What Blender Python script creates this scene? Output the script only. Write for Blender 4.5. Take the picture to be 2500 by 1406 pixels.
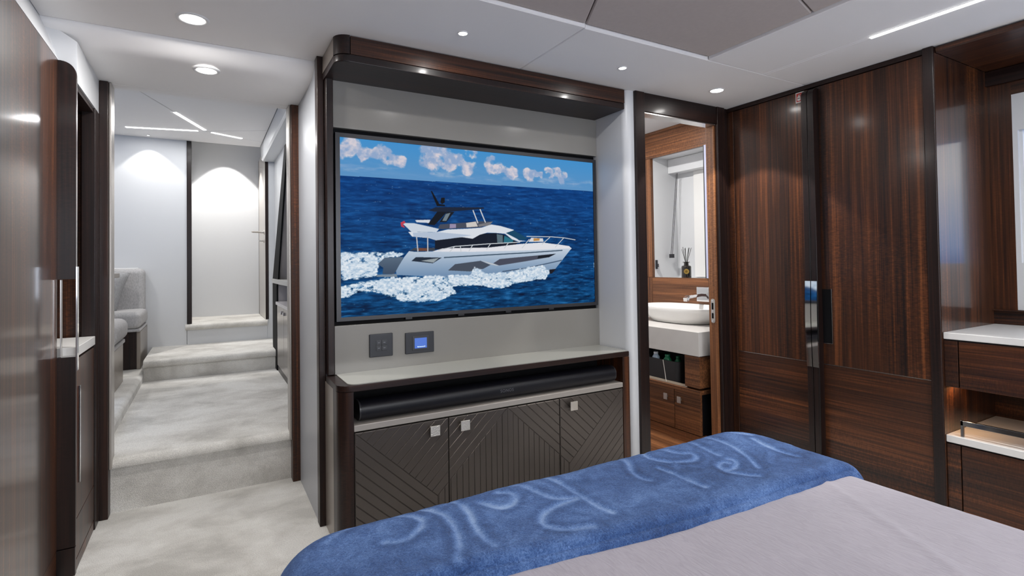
import bpy, bmesh, math, random
import numpy as np
from mathutils import Vector, Matrix
random.seed(7)
R = math.radians
scene = bpy.context.scene
COL = scene.collection
for o in list(bpy.data.objects):
    bpy.data.objects.remove(o, do_unlink=True)

# ------------------------------------------------------------------ camera
yaw, pitch, roll = R(29.863), R(1.096), R(-0.8097)
fwd = Vector((math.sin(yaw)*math.cos(pitch), math.cos(yaw)*math.cos(pitch), math.sin(pitch)))
rgt0 = Vector((math.cos(yaw), -math.sin(yaw), 0)); up0 = rgt0.cross(fwd)
rgt = math.cos(roll)*rgt0 + math.sin(roll)*up0
upv = -math.sin(roll)*rgt0 + math.cos(roll)*up0
cam_d = bpy.data.cameras.new('camera'); cam = bpy.data.objects.new('camera', cam_d); COL.objects.link(cam)
mw = Matrix((rgt, upv, -fwd)).transposed().to_4x4(); mw.translation = Vector((0, 0, 1.05)); cam.matrix_world = mw
cam_d.sensor_width = 36; cam_d.sensor_fit = 'HORIZONTAL'; cam_d.lens = 36*1297.12/2500
cam_d.shift_y = -(703-617.9)/2500; cam_d.clip_start = 0.02
scene.camera = cam

# ------------------------------------------------------------------ view, world, fill light
vs = scene.view_settings
vs.view_transform = 'Standard'; vs.look = 'None'; vs.gamma = 1.0; vs.exposure = 0.0; vs.use_curve_mapping = False
world = bpy.data.worlds.new('world'); scene.world = world; world.use_nodes = True
wn = world.node_tree.nodes; wl = world.node_tree.links; wn.clear()
wo = wn.new('ShaderNodeOutputWorld'); wb = wn.new('ShaderNodeBackground'); wb.inputs['Strength'].default_value = 2.2
wt = wn.new('ShaderNodeTexCoord'); wx = wn.new('ShaderNodeSeparateXYZ'); wr = wn.new('ShaderNodeValToRGB')
wm = wn.new('ShaderNodeMapRange'); wm.inputs['From Min'].default_value = -1; wm.inputs['From Max'].default_value = 1
wl.new(wt.outputs['Generated'], wx.inputs[0]); wl.new(wx.outputs['Z'], wm.inputs['Value']); wl.new(wm.outputs[0], wr.inputs[0])
el = wr.color_ramp.elements
el[0].position = 0.0; el[0].color = (0.02, 0.09, 0.22, 1)
el[1].position = 1.0; el[1].color = (0.45, 0.62, 0.95, 1)
e = el.new(0.495); e.color = (0.04, 0.20, 0.55, 1)
e = el.new(0.505); e.color = (0.35, 0.55, 0.95, 1)
e = el.new(0.56); e.color = (0.95, 0.97, 1.0, 1)
wl.new(wr.outputs[0], wb.inputs[0]); wl.new(wb.outputs[0], wo.inputs[0])

def area_light(name, loc, target, sx, sy, power, col=(1, 1, 1)):
    d = bpy.data.lights.new(name, 'AREA'); d.shape = 'RECTANGLE'; d.size = sx; d.size_y = sy; d.energy = power; d.color = col
    o = bpy.data.objects.new(name, d); COL.objects.link(o); o.location = loc
    o.rotation_euler = (Vector(target)-Vector(loc)).to_track_quat('-Z', 'Y').to_euler()
    return o
# added fill light standing in for daylight at the unseen window behind the camera
area_light('fill_stern', (1.0, -1.55, 1.25), (1.0, 2, 1.1), 2.2, 0.9, 36, (0.95, 0.97, 1.0))

# ------------------------------------------------------------------ helpers
def new_obj(name, me, mat=None, parent=None):
    o = bpy.data.objects.new(name, me); COL.objects.link(o)
    if mat is not None and len(me.materials) == 0: me.materials.append(mat)
    if parent is not None:
        o.parent = parent      # meshes are written in world coordinates
        if parent.parent is None: o.matrix_parent_inverse = Matrix.Translation(-parent.location)
    elif len(me.vertices):
        co = np.empty(len(me.vertices)*3); me.vertices.foreach_get('co', co); co = co.reshape(-1, 3)
        c = (co.min(0)+co.max(0))/2; c[2] = co[:, 2].min()
        me.transform(Matrix.Translation(Vector(-c))); o.location = Vector(c)
    return o
def obj(name, bm, mat, parent=None, smooth=False):
    me = bpy.data.meshes.new(name)
    bmesh.ops.recalc_face_normals(bm, faces=bm.faces)
    if smooth:
        for f in bm.faces: f.smooth = True
    bm.to_mesh(me); bm.free()
    if smooth == 'auto': me.set_sharp_from_angle(angle=R(50))
    o = new_obj(name, me, mat, parent)
    if smooth == 'auto':
        w_ = o.modifiers.new('weighted_normals', 'WEIGHTED_NORMAL'); w_.keep_sharp = True; w_.weight = 100
    return o
def thing(name, label, cat, loc=(0, 0, 0), group=None, kind=None):
    o = bpy.data.objects.new(name, None); COL.objects.link(o); o.location = loc; o.empty_display_size = 0.05
    return tag(o, label, cat, group, kind)
def tag(o, label=None, cat=None, group=None, kind=None):
    if label: o['label'] = label
    if cat: o['category'] = cat
    if group: o['group'] = group
    if kind: o['kind'] = kind
    return o
def BM(): return bmesh.new()
def abox(bm, x0, x1, y0, y1, z0, z1, bev=0.0, seg=2):
    b = bm if bev == 0 else bmesh.new()
    vs_ = [b.verts.new((x, y, z)) for z in (z0, z1) for x, y in ((x0, y0), (x1, y0), (x1, y1), (x0, y1))]
    for f in ((3, 2, 1, 0), (4, 5, 6, 7), (0, 1, 5, 4), (1, 2, 6, 5), (2, 3, 7, 6), (3, 0, 4, 7)):
        b.faces.new([vs_[i] for i in f])
    if bev:
        bmesh.ops.bevel(b, geom=list(b.edges)+list(b.verts), offset=bev, segments=seg, affect='EDGES', profile=0.5, clamp_overlap=True)
        merge(bm, b)
    return bm
def merge(bm, b):
    me = bpy.data.meshes.new('tmp'); b.to_mesh(me); b.free(); bm.from_mesh(me); bpy.data.meshes.remove(me)
def box(x0, x1, y0, y1, z0, z1, bev=0.0, seg=2): return abox(BM(), x0, x1, y0, y1, z0, z1, bev, seg)
def bx(name, mat, parent, x0, x1, y0, y1, z0, z1, bev=0.0, seg=2):
    return obj(name, box(x0, x1, y0, y1, z0, z1, bev, seg), mat, parent, smooth='auto' if bev else False)
def prism(poly, axis, a0, a1, bm=None, bev=0.0):
    """poly: list of 2D points; axis 'X': (y,z) 'Y': (x,z) 'Z': (x,y)"""
    b = bmesh.new()
    def P(p, a):
        return {'X': (a, p[0], p[1]), 'Y': (p[0], a, p[1]), 'Z': (p[0], p[1], a)}[axis]
    v0 = [b.verts.new(P(p, a0)) for p in poly]; v1 = [b.verts.new(P(p, a1)) for p in poly]
    n = len(poly)
    b.faces.new(v0[::-1]); b.faces.new(v1)
    for i in range(n): b.faces.new((v0[i], v0[(i+1) % n], v1[(i+1) % n], v1[i]))
    if bev:
        bmesh.ops.bevel(b, geom=list(b.edges)+list(b.verts), offset=bev, segments=1, affect='EDGES', clamp_overlap=True)
    if bm is None: return b
    merge(bm, b); return bm
def arc(cx, cy, r, a0, a1, n=8):
    return [(cx+r*math.cos(R(a0+(a1-a0)*i/n)), cy+r*math.sin(R(a0+(a1-a0)*i/n))) for i in range(n+1)]
def rrect(x0, x1, y0, y1, r, n=6):
    return arc(x1-r, y0+r, r, -90, 0, n)+arc(x1-r, y1-r, r, 0, 90, n)+arc(x0+r, y1-r, r, 90, 180, n)+arc(x0+r, y0+r, r, 180, 270, n)
def tube(pts, r, n=8, bm=None, caps=True):
    bm = bm or BM(); rings = []
    pts = [Vector(p) for p in pts]
    prev = None
    for i, p in enumerate(pts):
        t = (pts[min(i+1, len(pts)-1)]-pts[max(i-1, 0)]).normalized()
        if prev is None:
            a = t.orthogonal().normalized()
        else:
            a = (prev-t*prev.dot(t)).normalized()
        prev = a; b = t.cross(a)
        rr = r[i] if isinstance(r, (list, tuple)) else r
        rings.append([bm.verts.new(p+a*math.cos(2*math.pi*k/n)*rr+b*math.sin(2*math.pi*k/n)*rr) for k in range(n)])
    for A, B in zip(rings, rings[1:]):
        for k in range(n): bm.faces.new((A[k], A[(k+1) % n], B[(k+1) % n], B[k]))
    if caps:
        bm.faces.new(rings[0][::-1]); bm.faces.new(rings[-1])
    return bm
def lathe(prof, cx, cy, n=24, bm=None):
    bm = bm or BM(); rings = []
    for r_, z in prof:
        rings.append([bm.verts.new((cx+r_*math.cos(2*math.pi*k/n), cy+r_*math.sin(2*math.pi*k/n), z)) for k in range(n)])
    for A, B in zip(rings, rings[1:]):
        for k in range(n): bm.faces.new((A[k], A[(k+1) % n], B[(k+1) % n], B[k]))
    bm.faces.new(rings[0][::-1]); bm.faces.new(rings[-1])
    return bm
def clip(poly, px, py, nx, ny):
    """keep the side where (p-(px,py)).(nx,ny) >= 0"""
    out = []
    for i in range(len(poly)):
        a = poly[i]; b = poly[(i+1) % len(poly)]
        da = (a[0]-px)*nx+(a[1]-py)*ny; db = (b[0]-px)*nx+(b[1]-py)*ny
        if da >= 0: out.append(a)
        if (da > 0 and db < 0) or (da < 0 and db > 0):
            t = da/(da-db); out.append((a[0]+(b[0]-a[0])*t, a[1]+(b[1]-a[1])*t))
    res = []
    for p in out:
        if not res or math.hypot(p[0]-res[-1][0], p[1]-res[-1][1]) > 1e-5: res.append(p)
    if len(res) > 1 and math.hypot(res[0][0]-res[-1][0], res[0][1]-res[-1][1]) < 1e-5: res.pop()
    return res
def poly_area(p):
    return abs(sum(p[i][0]*p[(i+1) % len(p)][1]-p[(i+1) % len(p)][0]*p[i][1] for i in range(len(p))))/2
def text_mesh(name, s, size, loc, mat, parent, extrude=0.0004, rot=(math.pi/2, 0, 0), align='CENTER', spacing=1.0):
    c = bpy.data.curves.new(name, 'FONT'); c.body = s; c.size = size; c.extrude = extrude; c.align_x = align; c.align_y = 'CENTER'
    c.space_character = spacing
    t = bpy.data.objects.new(name+'_src', c); COL.objects.link(t); t.location = loc; t.rotation_euler = rot
    bpy.context.view_layer.update()
    dg = bpy.context.evaluated_depsgraph_get()
    me = bpy.data.meshes.new_from_object(t.evaluated_get(dg)); me.transform(t.matrix_world); me.materials.clear()
    bpy.data.objects.remove(t, do_unlink=True)
    return new_obj(name, me, mat, parent)

# ------------------------------------------------------------------ materials
def srgb(c):
    return tuple(((v/255)/12.92 if v/255 <= 0.04045 else ((v/255+0.055)/1.055)**2.4) for v in c)
def base(name):
    m = bpy.data.materials.new(name); m.use_nodes = True
    nt = m.node_tree; b = nt.nodes['Principled BSDF']
    return m, nt.nodes, nt.links, b
def flat(name, col, rough=0.5, metal=0.0, coat=0.0, spec=0.5, noise=0.0, nscale=30.0, bump=0.0, coat_rough=0.05):
    m, N, L, b = base(name)
    b.inputs['Base Color'].default_value = (*col, 1); b.inputs['Roughness'].default_value = rough
    b.inputs['Metallic'].default_value = metal; b.inputs['Coat Weight'].default_value = coat
    b.inputs['Coat Roughness'].default_value = coat_rough
    b.inputs['Specular IOR Level'].default_value = spec
    if noise or bump:
        tc = N.new('ShaderNodeTexCoord'); nz = N.new('ShaderNodeTexNoise'); nz.inputs['Scale'].default_value = nscale; nz.inputs['Detail'].default_value = 4
        L.new(tc.outputs['Object'], nz.inputs['Vector'])
        if noise:
            mx = N.new('ShaderNodeMix'); mx.data_type = 'RGBA'
            mx.inputs['A'].default_value = (*[c*(1-noise) for c in col], 1); mx.inputs['B'].default_value = (*[min(1, c*(1+noise)) for c in col], 1)
            L.new(nz.outputs['Fac'], mx.inputs['Factor']); L.new(mx.outputs['Result'], b.inputs['Base Color'])
        if bump:
            bp = N.new('ShaderNodeBump'); bp.inputs['Strength'].default_value = bump; bp.inputs['Distance'].default_value = 0.002
            L.new(nz.outputs['Fac'], bp.inputs['Height']); L.new(bp.outputs[0], b.inputs['Normal'])
    return m
def wood(name, axis='Z', dark=(0.011, 0.0055, 0.0045), mid=(0.056, 0.0185, 0.0075), light=(0.185, 0.060, 0.019), rough=0.40, coat=0.22, coat_rough=0.15, fleck=0.19):
    m, N, L, b = base(name)
    tc = N.new('ShaderNodeTexCoord'); oi = N.new('ShaderNodeObjectInfo')
    ml = N.new('ShaderNodeVectorMath'); ml.operation = 'SCALE'; ml.inputs[0].default_value = (3.1, 5.7, 7.3); L.new(oi.outputs['Random'], ml.inputs['Scale'])
    ad = N.new('ShaderNodeVectorMath'); ad.operation = 'ADD'; L.new(tc.outputs['Object'], ad.inputs[0]); L.new(ml.outputs[0], ad.inputs[1])
    def nz(cross, along, detail, dist=0.0):
        s = [cross]*3; s['XYZ'.index(axis)] = along
        mp = N.new('ShaderNodeMapping'); mp.inputs['Scale'].default_value = s; L.new(ad.outputs[0], mp.inputs['Vector'])
        n = N.new('ShaderNodeTexNoise'); n.inputs['Scale'].default_value = 1; n.inputs['Detail'].default_value = detail; n.inputs['Distortion'].default_value = dist
        L.new(mp.outputs[0], n.inputs['Vector']); return n.outputs['Fac']
    a = nz(13, 0.35, 2); c = nz(90, 0.8, 3); d = nz(260, 4.0, 2); f = nz(60, 190, 2, 0.4)
    def mth(op, x, y, v=None):
        n = N.new('ShaderNodeMath'); n.operation = op
        for i, q in enumerate((x, y)):
            if isinstance(q, (int, float)): n.inputs[i].default_value = q
            else: L.new(q, n.inputs[i])
        return n.outputs[0]
    s = mth('ADD', mth('MULTIPLY', a, 0.38), mth('MULTIPLY', c, 0.36)); s = mth('ADD', s, mth('MULTIPLY', d, 0.26))
    pm_ = nz(3.0, 0.9, 2); mr = N.new('ShaderNodeMapRange'); mr.inputs['From Min'].default_value = 0.45; mr.inputs['From Max'].default_value = 0.62; L.new(pm_, mr.inputs['Value'])
    amt = mth('MULTIPLY', mth('ADD', mr.outputs[0], 0.35), fleck)
    s = mth('ADD', s, mth('MULTIPLY', mth('SUBTRACT', f, 0.5), amt))
    rp = N.new('ShaderNodeValToRGB'); L.new(s, rp.inputs[0]); e = rp.color_ramp.elements
    e[0].position = 0.39; e[0].color = (*dark, 1); e[1].position = 0.70; e[1].color = (*light, 1)
    q = e.new(0.53); q.color = (*mid, 1)
    L.new(rp.outputs[0], b.inputs['Base Color'])
    b.inputs['Roughness'].default_value = rough; b.inputs['Coat Weight'].default_value = coat; b.inputs['Coat Roughness'].default_value = coat_rough; b.inputs['Specular IOR Level'].default_value = 0.3
    bp = N.new('ShaderNodeBump'); bp.inputs['Strength'].default_value = 0.08; bp.inputs['Distance'].default_value = 0.001
    L.new(d, bp.inputs['Height']); L.new(bp.outputs[0], b.inputs['Normal'])
    return m
def emit(name, col, strength):
    m, N, L, b = base(name)
    b.inputs['Base Color'].default_value = (0, 0, 0, 1); b.inputs['Emission Color'].default_value = (*col, 1); b.inputs['Emission Strength'].default_value = strength
    return m
def carpet(name, c0, c1, c2):
    m, N, L, b = base(name)
    tc = N.new('ShaderNodeTexCoord')
    mp = N.new('ShaderNodeMapping'); mp.inputs['Scale'].default_value = (1.0, 1.25, 1.0); mp.inputs['Rotation'].default_value = (0, 0, 0.5); L.new(tc.outputs['Object'], mp.inputs['Vector'])
    n1 = N.new('ShaderNodeTexNoise'); n1.inputs['Scale'].default_value = 3.6; n1.inputs['Detail'].default_value = 7; n1.inputs['Roughness'].default_value = 0.6; n1.inputs['Distortion'].default_value = 0.25
    L.new(mp.outputs[0], n1.inputs['Vector'])
    n2 = N.new('ShaderNodeTexNoise'); n2.inputs['Scale'].default_value = 300; n2.inputs['Detail'].default_value = 3; L.new(tc.outputs['Object'], n2.inputs['Vector'])
    rp = N.new('ShaderNodeValToRGB'); e = rp.color_ramp.elements; L.new(n1.outputs['Fac'], rp.inputs[0])
    e[0].position = 0.36; e[0].color = (*c0, 1); e[1].position = 0.62; e[1].color = (*c2, 1); q = e.new(0.48); q.color = (*c1, 1)
    mx = N.new('ShaderNodeMix'); mx.data_type = 'RGBA'; mx.blend_type = 'MULTIPLY'; mx.inputs['Factor'].default_value = 0.75
    r2 = N.new('ShaderNodeValToRGB'); L.new(n2.outputs['Fac'], r2.inputs[0]); r2.color_ramp.elements[0].position = 0.3; r2.color_ramp.elements[0].color = (0.62, 0.62, 0.62, 1); r2.color_ramp.elements[1].position = 0.65; r2.color_ramp.elements[1].color = (1, 1, 1, 1)
    L.new(rp.outputs[0], mx.inputs['A']); L.new(r2.outputs[0], mx.inputs['B']); L.new(mx.outputs['Result'], b.inputs['Base Color'])
    b.inputs['Roughness'].default_value = 0.95; b.inputs['Sheen Weight'].default_value = 0.3; b.inputs['Sheen Roughness'].default_value = 0.4; b.inputs['Specular IOR Level'].default_value = 0.1
    bp = N.new('ShaderNodeBump'); bp.inputs['Strength'].default_value = 0.6; bp.inputs['Distance'].default_value = 0.006; L.new(n2.outputs['Fac'], bp.inputs['Height']); L.new(bp.outputs[0], b.inputs['Normal'])
    return m
WV = wood('ebony_vertical', 'Z'); WX = wood('ebony_along_x', 'X'); WY = wood('ebony_along_y', 'Y')
WF = wood('ebony_frame', 'Z', dark=(0.007, 0.0038, 0.0036), mid=(0.017, 0.0075, 0.0058), light=(0.042, 0.016, 0.009), coat=0.15)
WFX = wood('ebony_frame_along_x', 'X', dark=(0.007, 0.0038, 0.0036), mid=(0.017, 0.0075, 0.0058), light=(0.042, 0.016, 0.009), coat=0.15)
WFY = wood('ebony_frame_along_y', 'Y', dark=(0.007, 0.0038, 0.0036), mid=(0.017, 0.0075, 0.0058), light=(0.042, 0.016, 0.009), coat=0.15)
WG = wood('ebony_gloss_vertical', 'Z', coat=0.7, coat_rough=0.11)
WB = wood('bathroom_walnut_along_y', 'Y', dark=(0.05, 0.019, 0.008), mid=(0.16, 0.062, 0.024), light=(0.36, 0.15, 0.058))
WBV = wood('bathroom_walnut_vertical', 'Z', dark=(0.05, 0.019, 0.008), mid=(0.16, 0.062, 0.024), light=(0.36, 0.15, 0.058))
WHITE = flat('white_lacquer', (0.62, 0.63, 0.645), 0.35)
WHITEC = flat('white_ceiling_vinyl', (0.86, 0.845, 0.835), 0.7, noise=0.02, nscale=4)
TAUPEC = flat('taupe_ceiling_suede', (0.48, 0.425, 0.40), 0.9, noise=0.06, nscale=60)
TAUPE = flat('taupe_lacquer', (0.245, 0.235, 0.215), 0.22, noise=0.04, nscale=3)
TAUPED = flat('taupe_satin_metal_paint', (0.30, 0.26, 0.225), 0.3, metal=0.4)
SLAT = flat('bronze_grey_slat_paint', (0.105, 0.090, 0.080), 0.26, metal=0.5, noise=0.06, nscale=9)
SLATB = flat('slat_groove_dark', (0.02, 0.018, 0.016), 0.6)
BLACK = flat('black_recess', (0.004, 0.004, 0.005), 0.7, spec=0.15)
BEZEL = flat('black_bezel', (0.028, 0.028, 0.032), 0.35)
SBAR = flat('soundbar_black_grille', (0.005, 0.005, 0.008), 0.38, spec=0.35, bump=0.08, nscale=900)
CHROME = flat('polished_chrome', (0.82, 0.82, 0.83), 0.06, metal=1.0)
NICKEL = flat('satin_nickel', (0.62, 0.60, 0.58), 0.28, metal=1.0)
JAMBM = flat('taupe_metal_jamb', (0.42, 0.39, 0.36), 0.32, metal=0.7)
WALLP = flat('darkened_white_lacquer', (0.43, 0.445, 0.475), 0.35)  # darkened copy of the white lacquer, offsetting lamp light on the passage wall
HAMMER = flat('hammered_nickel', (0.72, 0.68, 0.62), 0.3, metal=1.0, bump=0.7, nscale=260)
STONE = flat('white_stone', (0.74, 0.73, 0.71), 0.28, noise=0.05, nscale=6)
STONEV = flat('veined_grey_stone', (0.50, 0.48, 0.46), 0.35, noise=0.12, nscale=9)
CERAMIC = flat('white_ceramic', (0.76, 0.75, 0.73), 0.18)
GAP = flat('shadow_gap', (0.006, 0.005, 0.005), 0.8)
CARPET = carpet('silver_plush_carpet', srgb((196, 193, 187)), srgb((218, 215, 209)), srgb((236, 234, 229)))
LENS = emit('lamp_lens', (1, 0.98, 0.95), 14)
LEDM = emit('led_strip_diffuser', (1, 0.99, 1.0), 9)
PLATE = flat('anthracite_plate', (0.022, 0.024, 0.030), 0.4)

# ================================================================== THE SETTING
CZ = 1.91      # cabin ceiling
def struct(o, label, cat): return tag(o, label, cat, kind='structure')
fb = BM(); abox(fb, -0.76, 3.1, -1.5, 2.06, -0.08, 0.0); abox(fb, -0.76, 0.43, 2.06, 2.87, -0.08, 0.0)
fl = obj('floor', fb, CARPET)
struct(fl, 'silver grey plush carpet floor of the cabin', 'floor')
# ---- stairs and landing of the passage, carpeted with rounded nosings
def nosing(y, z, r=0.03):
    return arc(y+r*0.2, z-r, r, 250, 90, 8)
st = obj('floor_landing', prism([(2.862, 0.0)]+[(2.862, 0.19)]+arc(2.872, 0.205, 0.03, 200, 90, 6)+[(4.75, 0.235), (4.75, 0.0)], 'X', -0.42, 0.50), CARPET, smooth='auto')
struct(st, 'carpeted first step and landing of the passage with rounded nosing', 'floor')
st2 = obj('floor_upper_step', prism([(4.665, 0.2), (4.665, 0.33)]+arc(4.665, 0.357, 0.028, 250, 90, 8)+[(5.5, 0.385), (5.5, 0.2)], 'X', -0.40, 0.58), CARPET, smooth='auto')
struct(st2, 'second carpeted step at the end of the passage', 'floor')
st3 = thing('floor_top_step', 'topmost step with carpeted nosing and white riser below the far door', 'floor', (0.16, 5.6, 0.385), kind='structure')
obj('tread', prism([(5.41, 0.51)]+arc(5.405, 0.535, 0.026, 260, 90, 8)+[(6.25, 0.561), (6.25, 0.51)], 'X', -0.165, 0.4835), CARPET, st3, smooth='auto')
obj('riser', box(-0.155, 0.4835, 5.42, 5.47, 0.385, 0.512), WHITE, st3)
pf = obj('floor_dinette', prism([(-0.40, 0.2), (-0.40, 0.272)]+arc(-0.425, 0.268, 0.025, 10, 90, 5)+[(-1.6, 0.293), (-1.6, 0.2)], 'Y', 2.95, 5.42), CARPET, smooth='auto')
struct(pf, 'low carpeted platform under the dinette benches beside the passage', 'floor')
# ---- cabin ceiling of white panels round a taupe centre
ce = obj('ceiling', box(-0.6, 2.7, -1.5, 2.335, 1.945, 1.99), WHITEC)
struct(ce, 'white vinyl cabin ceiling panels around a taupe suede centre', 'ceiling')
g = 0.0015
def cpanel(poly, z0=CZ, z1=1.945, mat=WHITEC, name='ceiling_panel', b=0.003): return obj(name, prism(poly, 'Z', z0, z1, bev=b), mat, ce, smooth=False)
def rect(x0, x1, y0, y1): return [(x0, y0), (x1, y0), (x1, y1), (x0, y1)]
cpanel(rect(-0.49, 1.207-g, 1.535, 2.33)); cpanel(rect(1.207+g, 2.60, 1.54+g, 2.08))
cpanel(rect(1.868, 2.245-0.009, -1.5, 1.54-g)); cpanel(rect(2.245+0.009, 2.60, -1.5, 1.54-g))
cpanel(rect(2.245-0.008, 2.245+0.008, 1.085, 1.5385)); cpanel(rect(-0.49, -0.15, -1.5, 1.5335)); cpanel(rect(-0.15+g, 1.868-g, -1.5, -0.9))
for poly in (1,): pass
cen = (0.832, 0.793); hole = rect(-0.149, 1.866, -0.899, 1.5335)
rays = [(1.205-cen[0], 1.535-cen[1]), (1.86-cen[0], 1.082-cen[1]), (-0.15-cen[0], 0.1-cen[1])]
rays.sort(key=lambda v: math.atan2(v[1], v[0]))
def sector(poly, c, r0, r1, gap):
    n0 = (-r0[1], r0[0]); l = math.hypot(*n0); n0 = (n0[0]/l, n0[1]/l)
    n1 = (r1[1], -r1[0]); l = math.hypot(*n1); n1 = (n1[0]/l, n1[1]/l)
    p = clip(poly, c[0]+n0[0]*gap, c[1]+n0[1]*gap, *n0); return clip(p, c[0]+n1[0]*gap, c[1]+n1[1]*gap, *n1)
def sectors(poly, c, rr, gap):
    out = []
    for i in range(len(rr)):
        r0 = rr[i]; r1 = rr[(i+1) % len(rr)]
        a = (math.atan2(r1[1], r1[0])-math.atan2(r0[1], r0[0])) % (2*math.pi)
        if a < math.pi: out.append(sector(poly, c, r0, r1, gap))
        else:
            mid = math.atan2(r0[1], r0[0])+a/2; m = (math.cos(mid), math.sin(mid))
            out.append(sector(poly, c, r0, m, gap if False else 0)); out.append(sector(poly, c, m, r1, 0))
    return out
for p in sectors(hole, cen, rays, 0.0025): cpanel(p, 1.922, 1.945, TAUPEC, 'suede_panel', 0.004)
# ---- passage ceiling (1.85) with a rounded drop from the cabin ceiling
pc = obj('ceiling_passage', prism([(2.333, 1.96), (2.333, 1.907), (2.345, 1.893), (2.36, 1.882), (2.385, 1.869), (2.41, 1.860), (2.44, 1.854), (2.48, 1.851), (2.53, 1.85), (2.835, 1.85), (2.835, 1.96)], 'X', -0.6, 0.42), WHITEC, smooth='auto')
struct(pc, 'lower white ceiling over the cabin entrance', 'ceiling')
# ---- port side soffit
so = BM(); secs = []
def sst(t): t = min(1, max(0, t)); return t*t*(3-2*t)
for y in [-1.5, 2.1, 2.2]+[2.30]+[2.354+0.0025*k for k in range(9)]+[2.42, 2.795]:
    k = sst((y-2.3545)/0.018); kb = k
    xt = -0.49+(0.095)*k; zt_ = 1.912-0.06*k; xb = -0.445+0.05*k; zb2 = 1.776-0.068*kb
    secs.append([so.verts.new((xt, y, zt_)), so.verts.new((xb, y, zb2)), so.verts.new((-0.76, y, zb2)), so.verts.new((-0.76, y, zt_+0.03))])
for A, B in zip(secs, secs[1:]):
    for k in range(4): so.faces.new((A[k], A[(k+1) % 4], B[(k+1) % 4], B[k]))
so.faces.new(secs[0]); so.faces.new(secs[-1][::-1])
struct(obj('trim_1', so, WHITE, smooth='auto'), 'white soffit running above the tall port cabinet', 'soffit')
# ---- walls of the cabin
struct(obj('wall_left', box(-0.80, -0.76, -1.5, 2.85, 0, 2.0), WHITE), 'port side wall behind the tall cabinets', 'wall')
wb_ = BM(); abox(wb_, -0.8, 3.25, -1.62, -1.52, 0, 0.8); abox(wb_, -0.8, 3.25, -1.62, -1.52, 1.7, 2.0); abox(wb_, -0.8, -0.1, -1.62, -1.52, 0.8, 1.7); abox(wb_, 2.1, 3.25, -1.62, -1.52, 0.8, 1.7)
struct(obj('wall_back', wb_, WHITE), 'wall behind the viewer with an added wide window', 'wall')
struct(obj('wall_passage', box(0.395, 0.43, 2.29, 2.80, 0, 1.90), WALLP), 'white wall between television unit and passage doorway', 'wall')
col_ = prism([(1.86, 2.31), (1.815, 2.31)]+[(1.815, 2.035)]+arc(1.85, 2.035, 0.035, 180, 270, 8)+[(1.866, 2.0), (1.866, 2.31)], 'Z', 0, CZ)
struct(obj('wall_column', col_, WHITE, smooth='auto'), 'white rounded column between the television niche and bathroom doorway', 'wall')
# television wall: black recess + taupe panels above and below
wf = thing('wall_front', 'taupe lacquered wall panels above and below the television', 'wall', (1.13, 2.25, 0.6), kind='structure')
obj('backing', box(0.43, 1.83, 2.262, 2.30, 0.0, CZ), BLACK, wf)
bx('wall_panel', TAUPE, wf, 0.447, 1.8155, 2.235, 2.262, 1.617, 1.83, 0.003); bx('wall_panel', TAUPE, wf, 0.447, 1.8205, 2.235, 2.262, 0.60, 0.805, 0.003)
# dark posts at the left end of the television wall
tp = thing('trim_2', 'dark wooden post at the left end of the television wall', 'post', (0.41, 2.28, 0), kind='structure')
bx('post', WF, tp, 0.391, 0.418, 2.262, 2.312, 0, CZ, 0.003); bx('side_strip', WF, tp, 0.419, 0.4465, 2.222, 2.262, 0.61, 1.83, 0.003)
# ---- bathroom door frame
d1 = thing('door_1', 'dark wooden frame of the bathroom doorway', 'door frame', (2.2, 2.05, 0), kind='structure')
bx('jamb', WF, d1, 1.866, 1.928, 1.985, 2.06, 0, CZ, 0.003); bx('head', WFX, d1, 1.9285, 2.474, 1.990, 2.06, 1.812, CZ, 0.003)
bx('head_lining', NICKEL, d1, 1.93, 2.47, 1.996, 2.058, 1.806, 1.812)
bx('jamb', WF, d1, 2.4745, 2.535, 1.985, 2.06, 0, CZ, 0.003); bx('jamb_lining', WBV, d1, 2.462, 2.4745, 2.004, 2.059, 0, 1.806, 0.002)
bx('stile', WF, d1, 2.5355, 2.62, 1.995, 2.06, 0, CZ, 0.002)
sp = BM(); pts = rrect(2.016, 2.044, 0.70, 0.835, 0.012); prism(pts, 'X', 2.4595, 2.4625, sp)
spo = obj('strike_plate', sp, NICKEL, d1); tag(spo, 'satin nickel strike plate')
for z0, z1 in ((0.775, 0.812), (0.725, 0.755)): obj('latch_hole', box(2.4588, 2.4597, 2.026, 2.038, z0, z1), BLACK, spo)
for z in (0.824, 0.766, 0.711): obj('screw', prism(arc(2.032, z, 0.005, 0, 330, 11), 'X', 2.4582, 2.4596), CHROME, spo)
# ---- passage doorway posts
d2 = thing('door_2', 'dark wooden doorway posts with metal edges at the passage', 'door frame', (0, 2.85, 0), kind='structure')
bx('post', WF, d2, -0.395, -0.363, 2.80, 2.90, 0, 1.849, 0.003); bx('post', WV, d2, 0.360, 0.397, 2.80, 2.90, 0, 1.849, 0.003)
bx('metal_edge', JAMBM, d2, -0.3628, -0.3535, 2.815, 2.90, 0.20, 1.849, 0.002); bx('metal_edge', JAMBM, d2, 0.3505, 0.3598, 2.815, 2.90, 0.20, 1.849, 0.002)
bx('bulkhead', WHITE, d2, -0.8, -0.3952, 2.80, 2.90, 0, 2.2); bx('bulkhead', WHITE, d2, 0.3975, 0.75, 2.80, 2.90, 0, 2.2)
bx('head', WHITEC, d2, -0.3952, 0.3975, 2.836, 2.90, 1.8495, 2.2)
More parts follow.
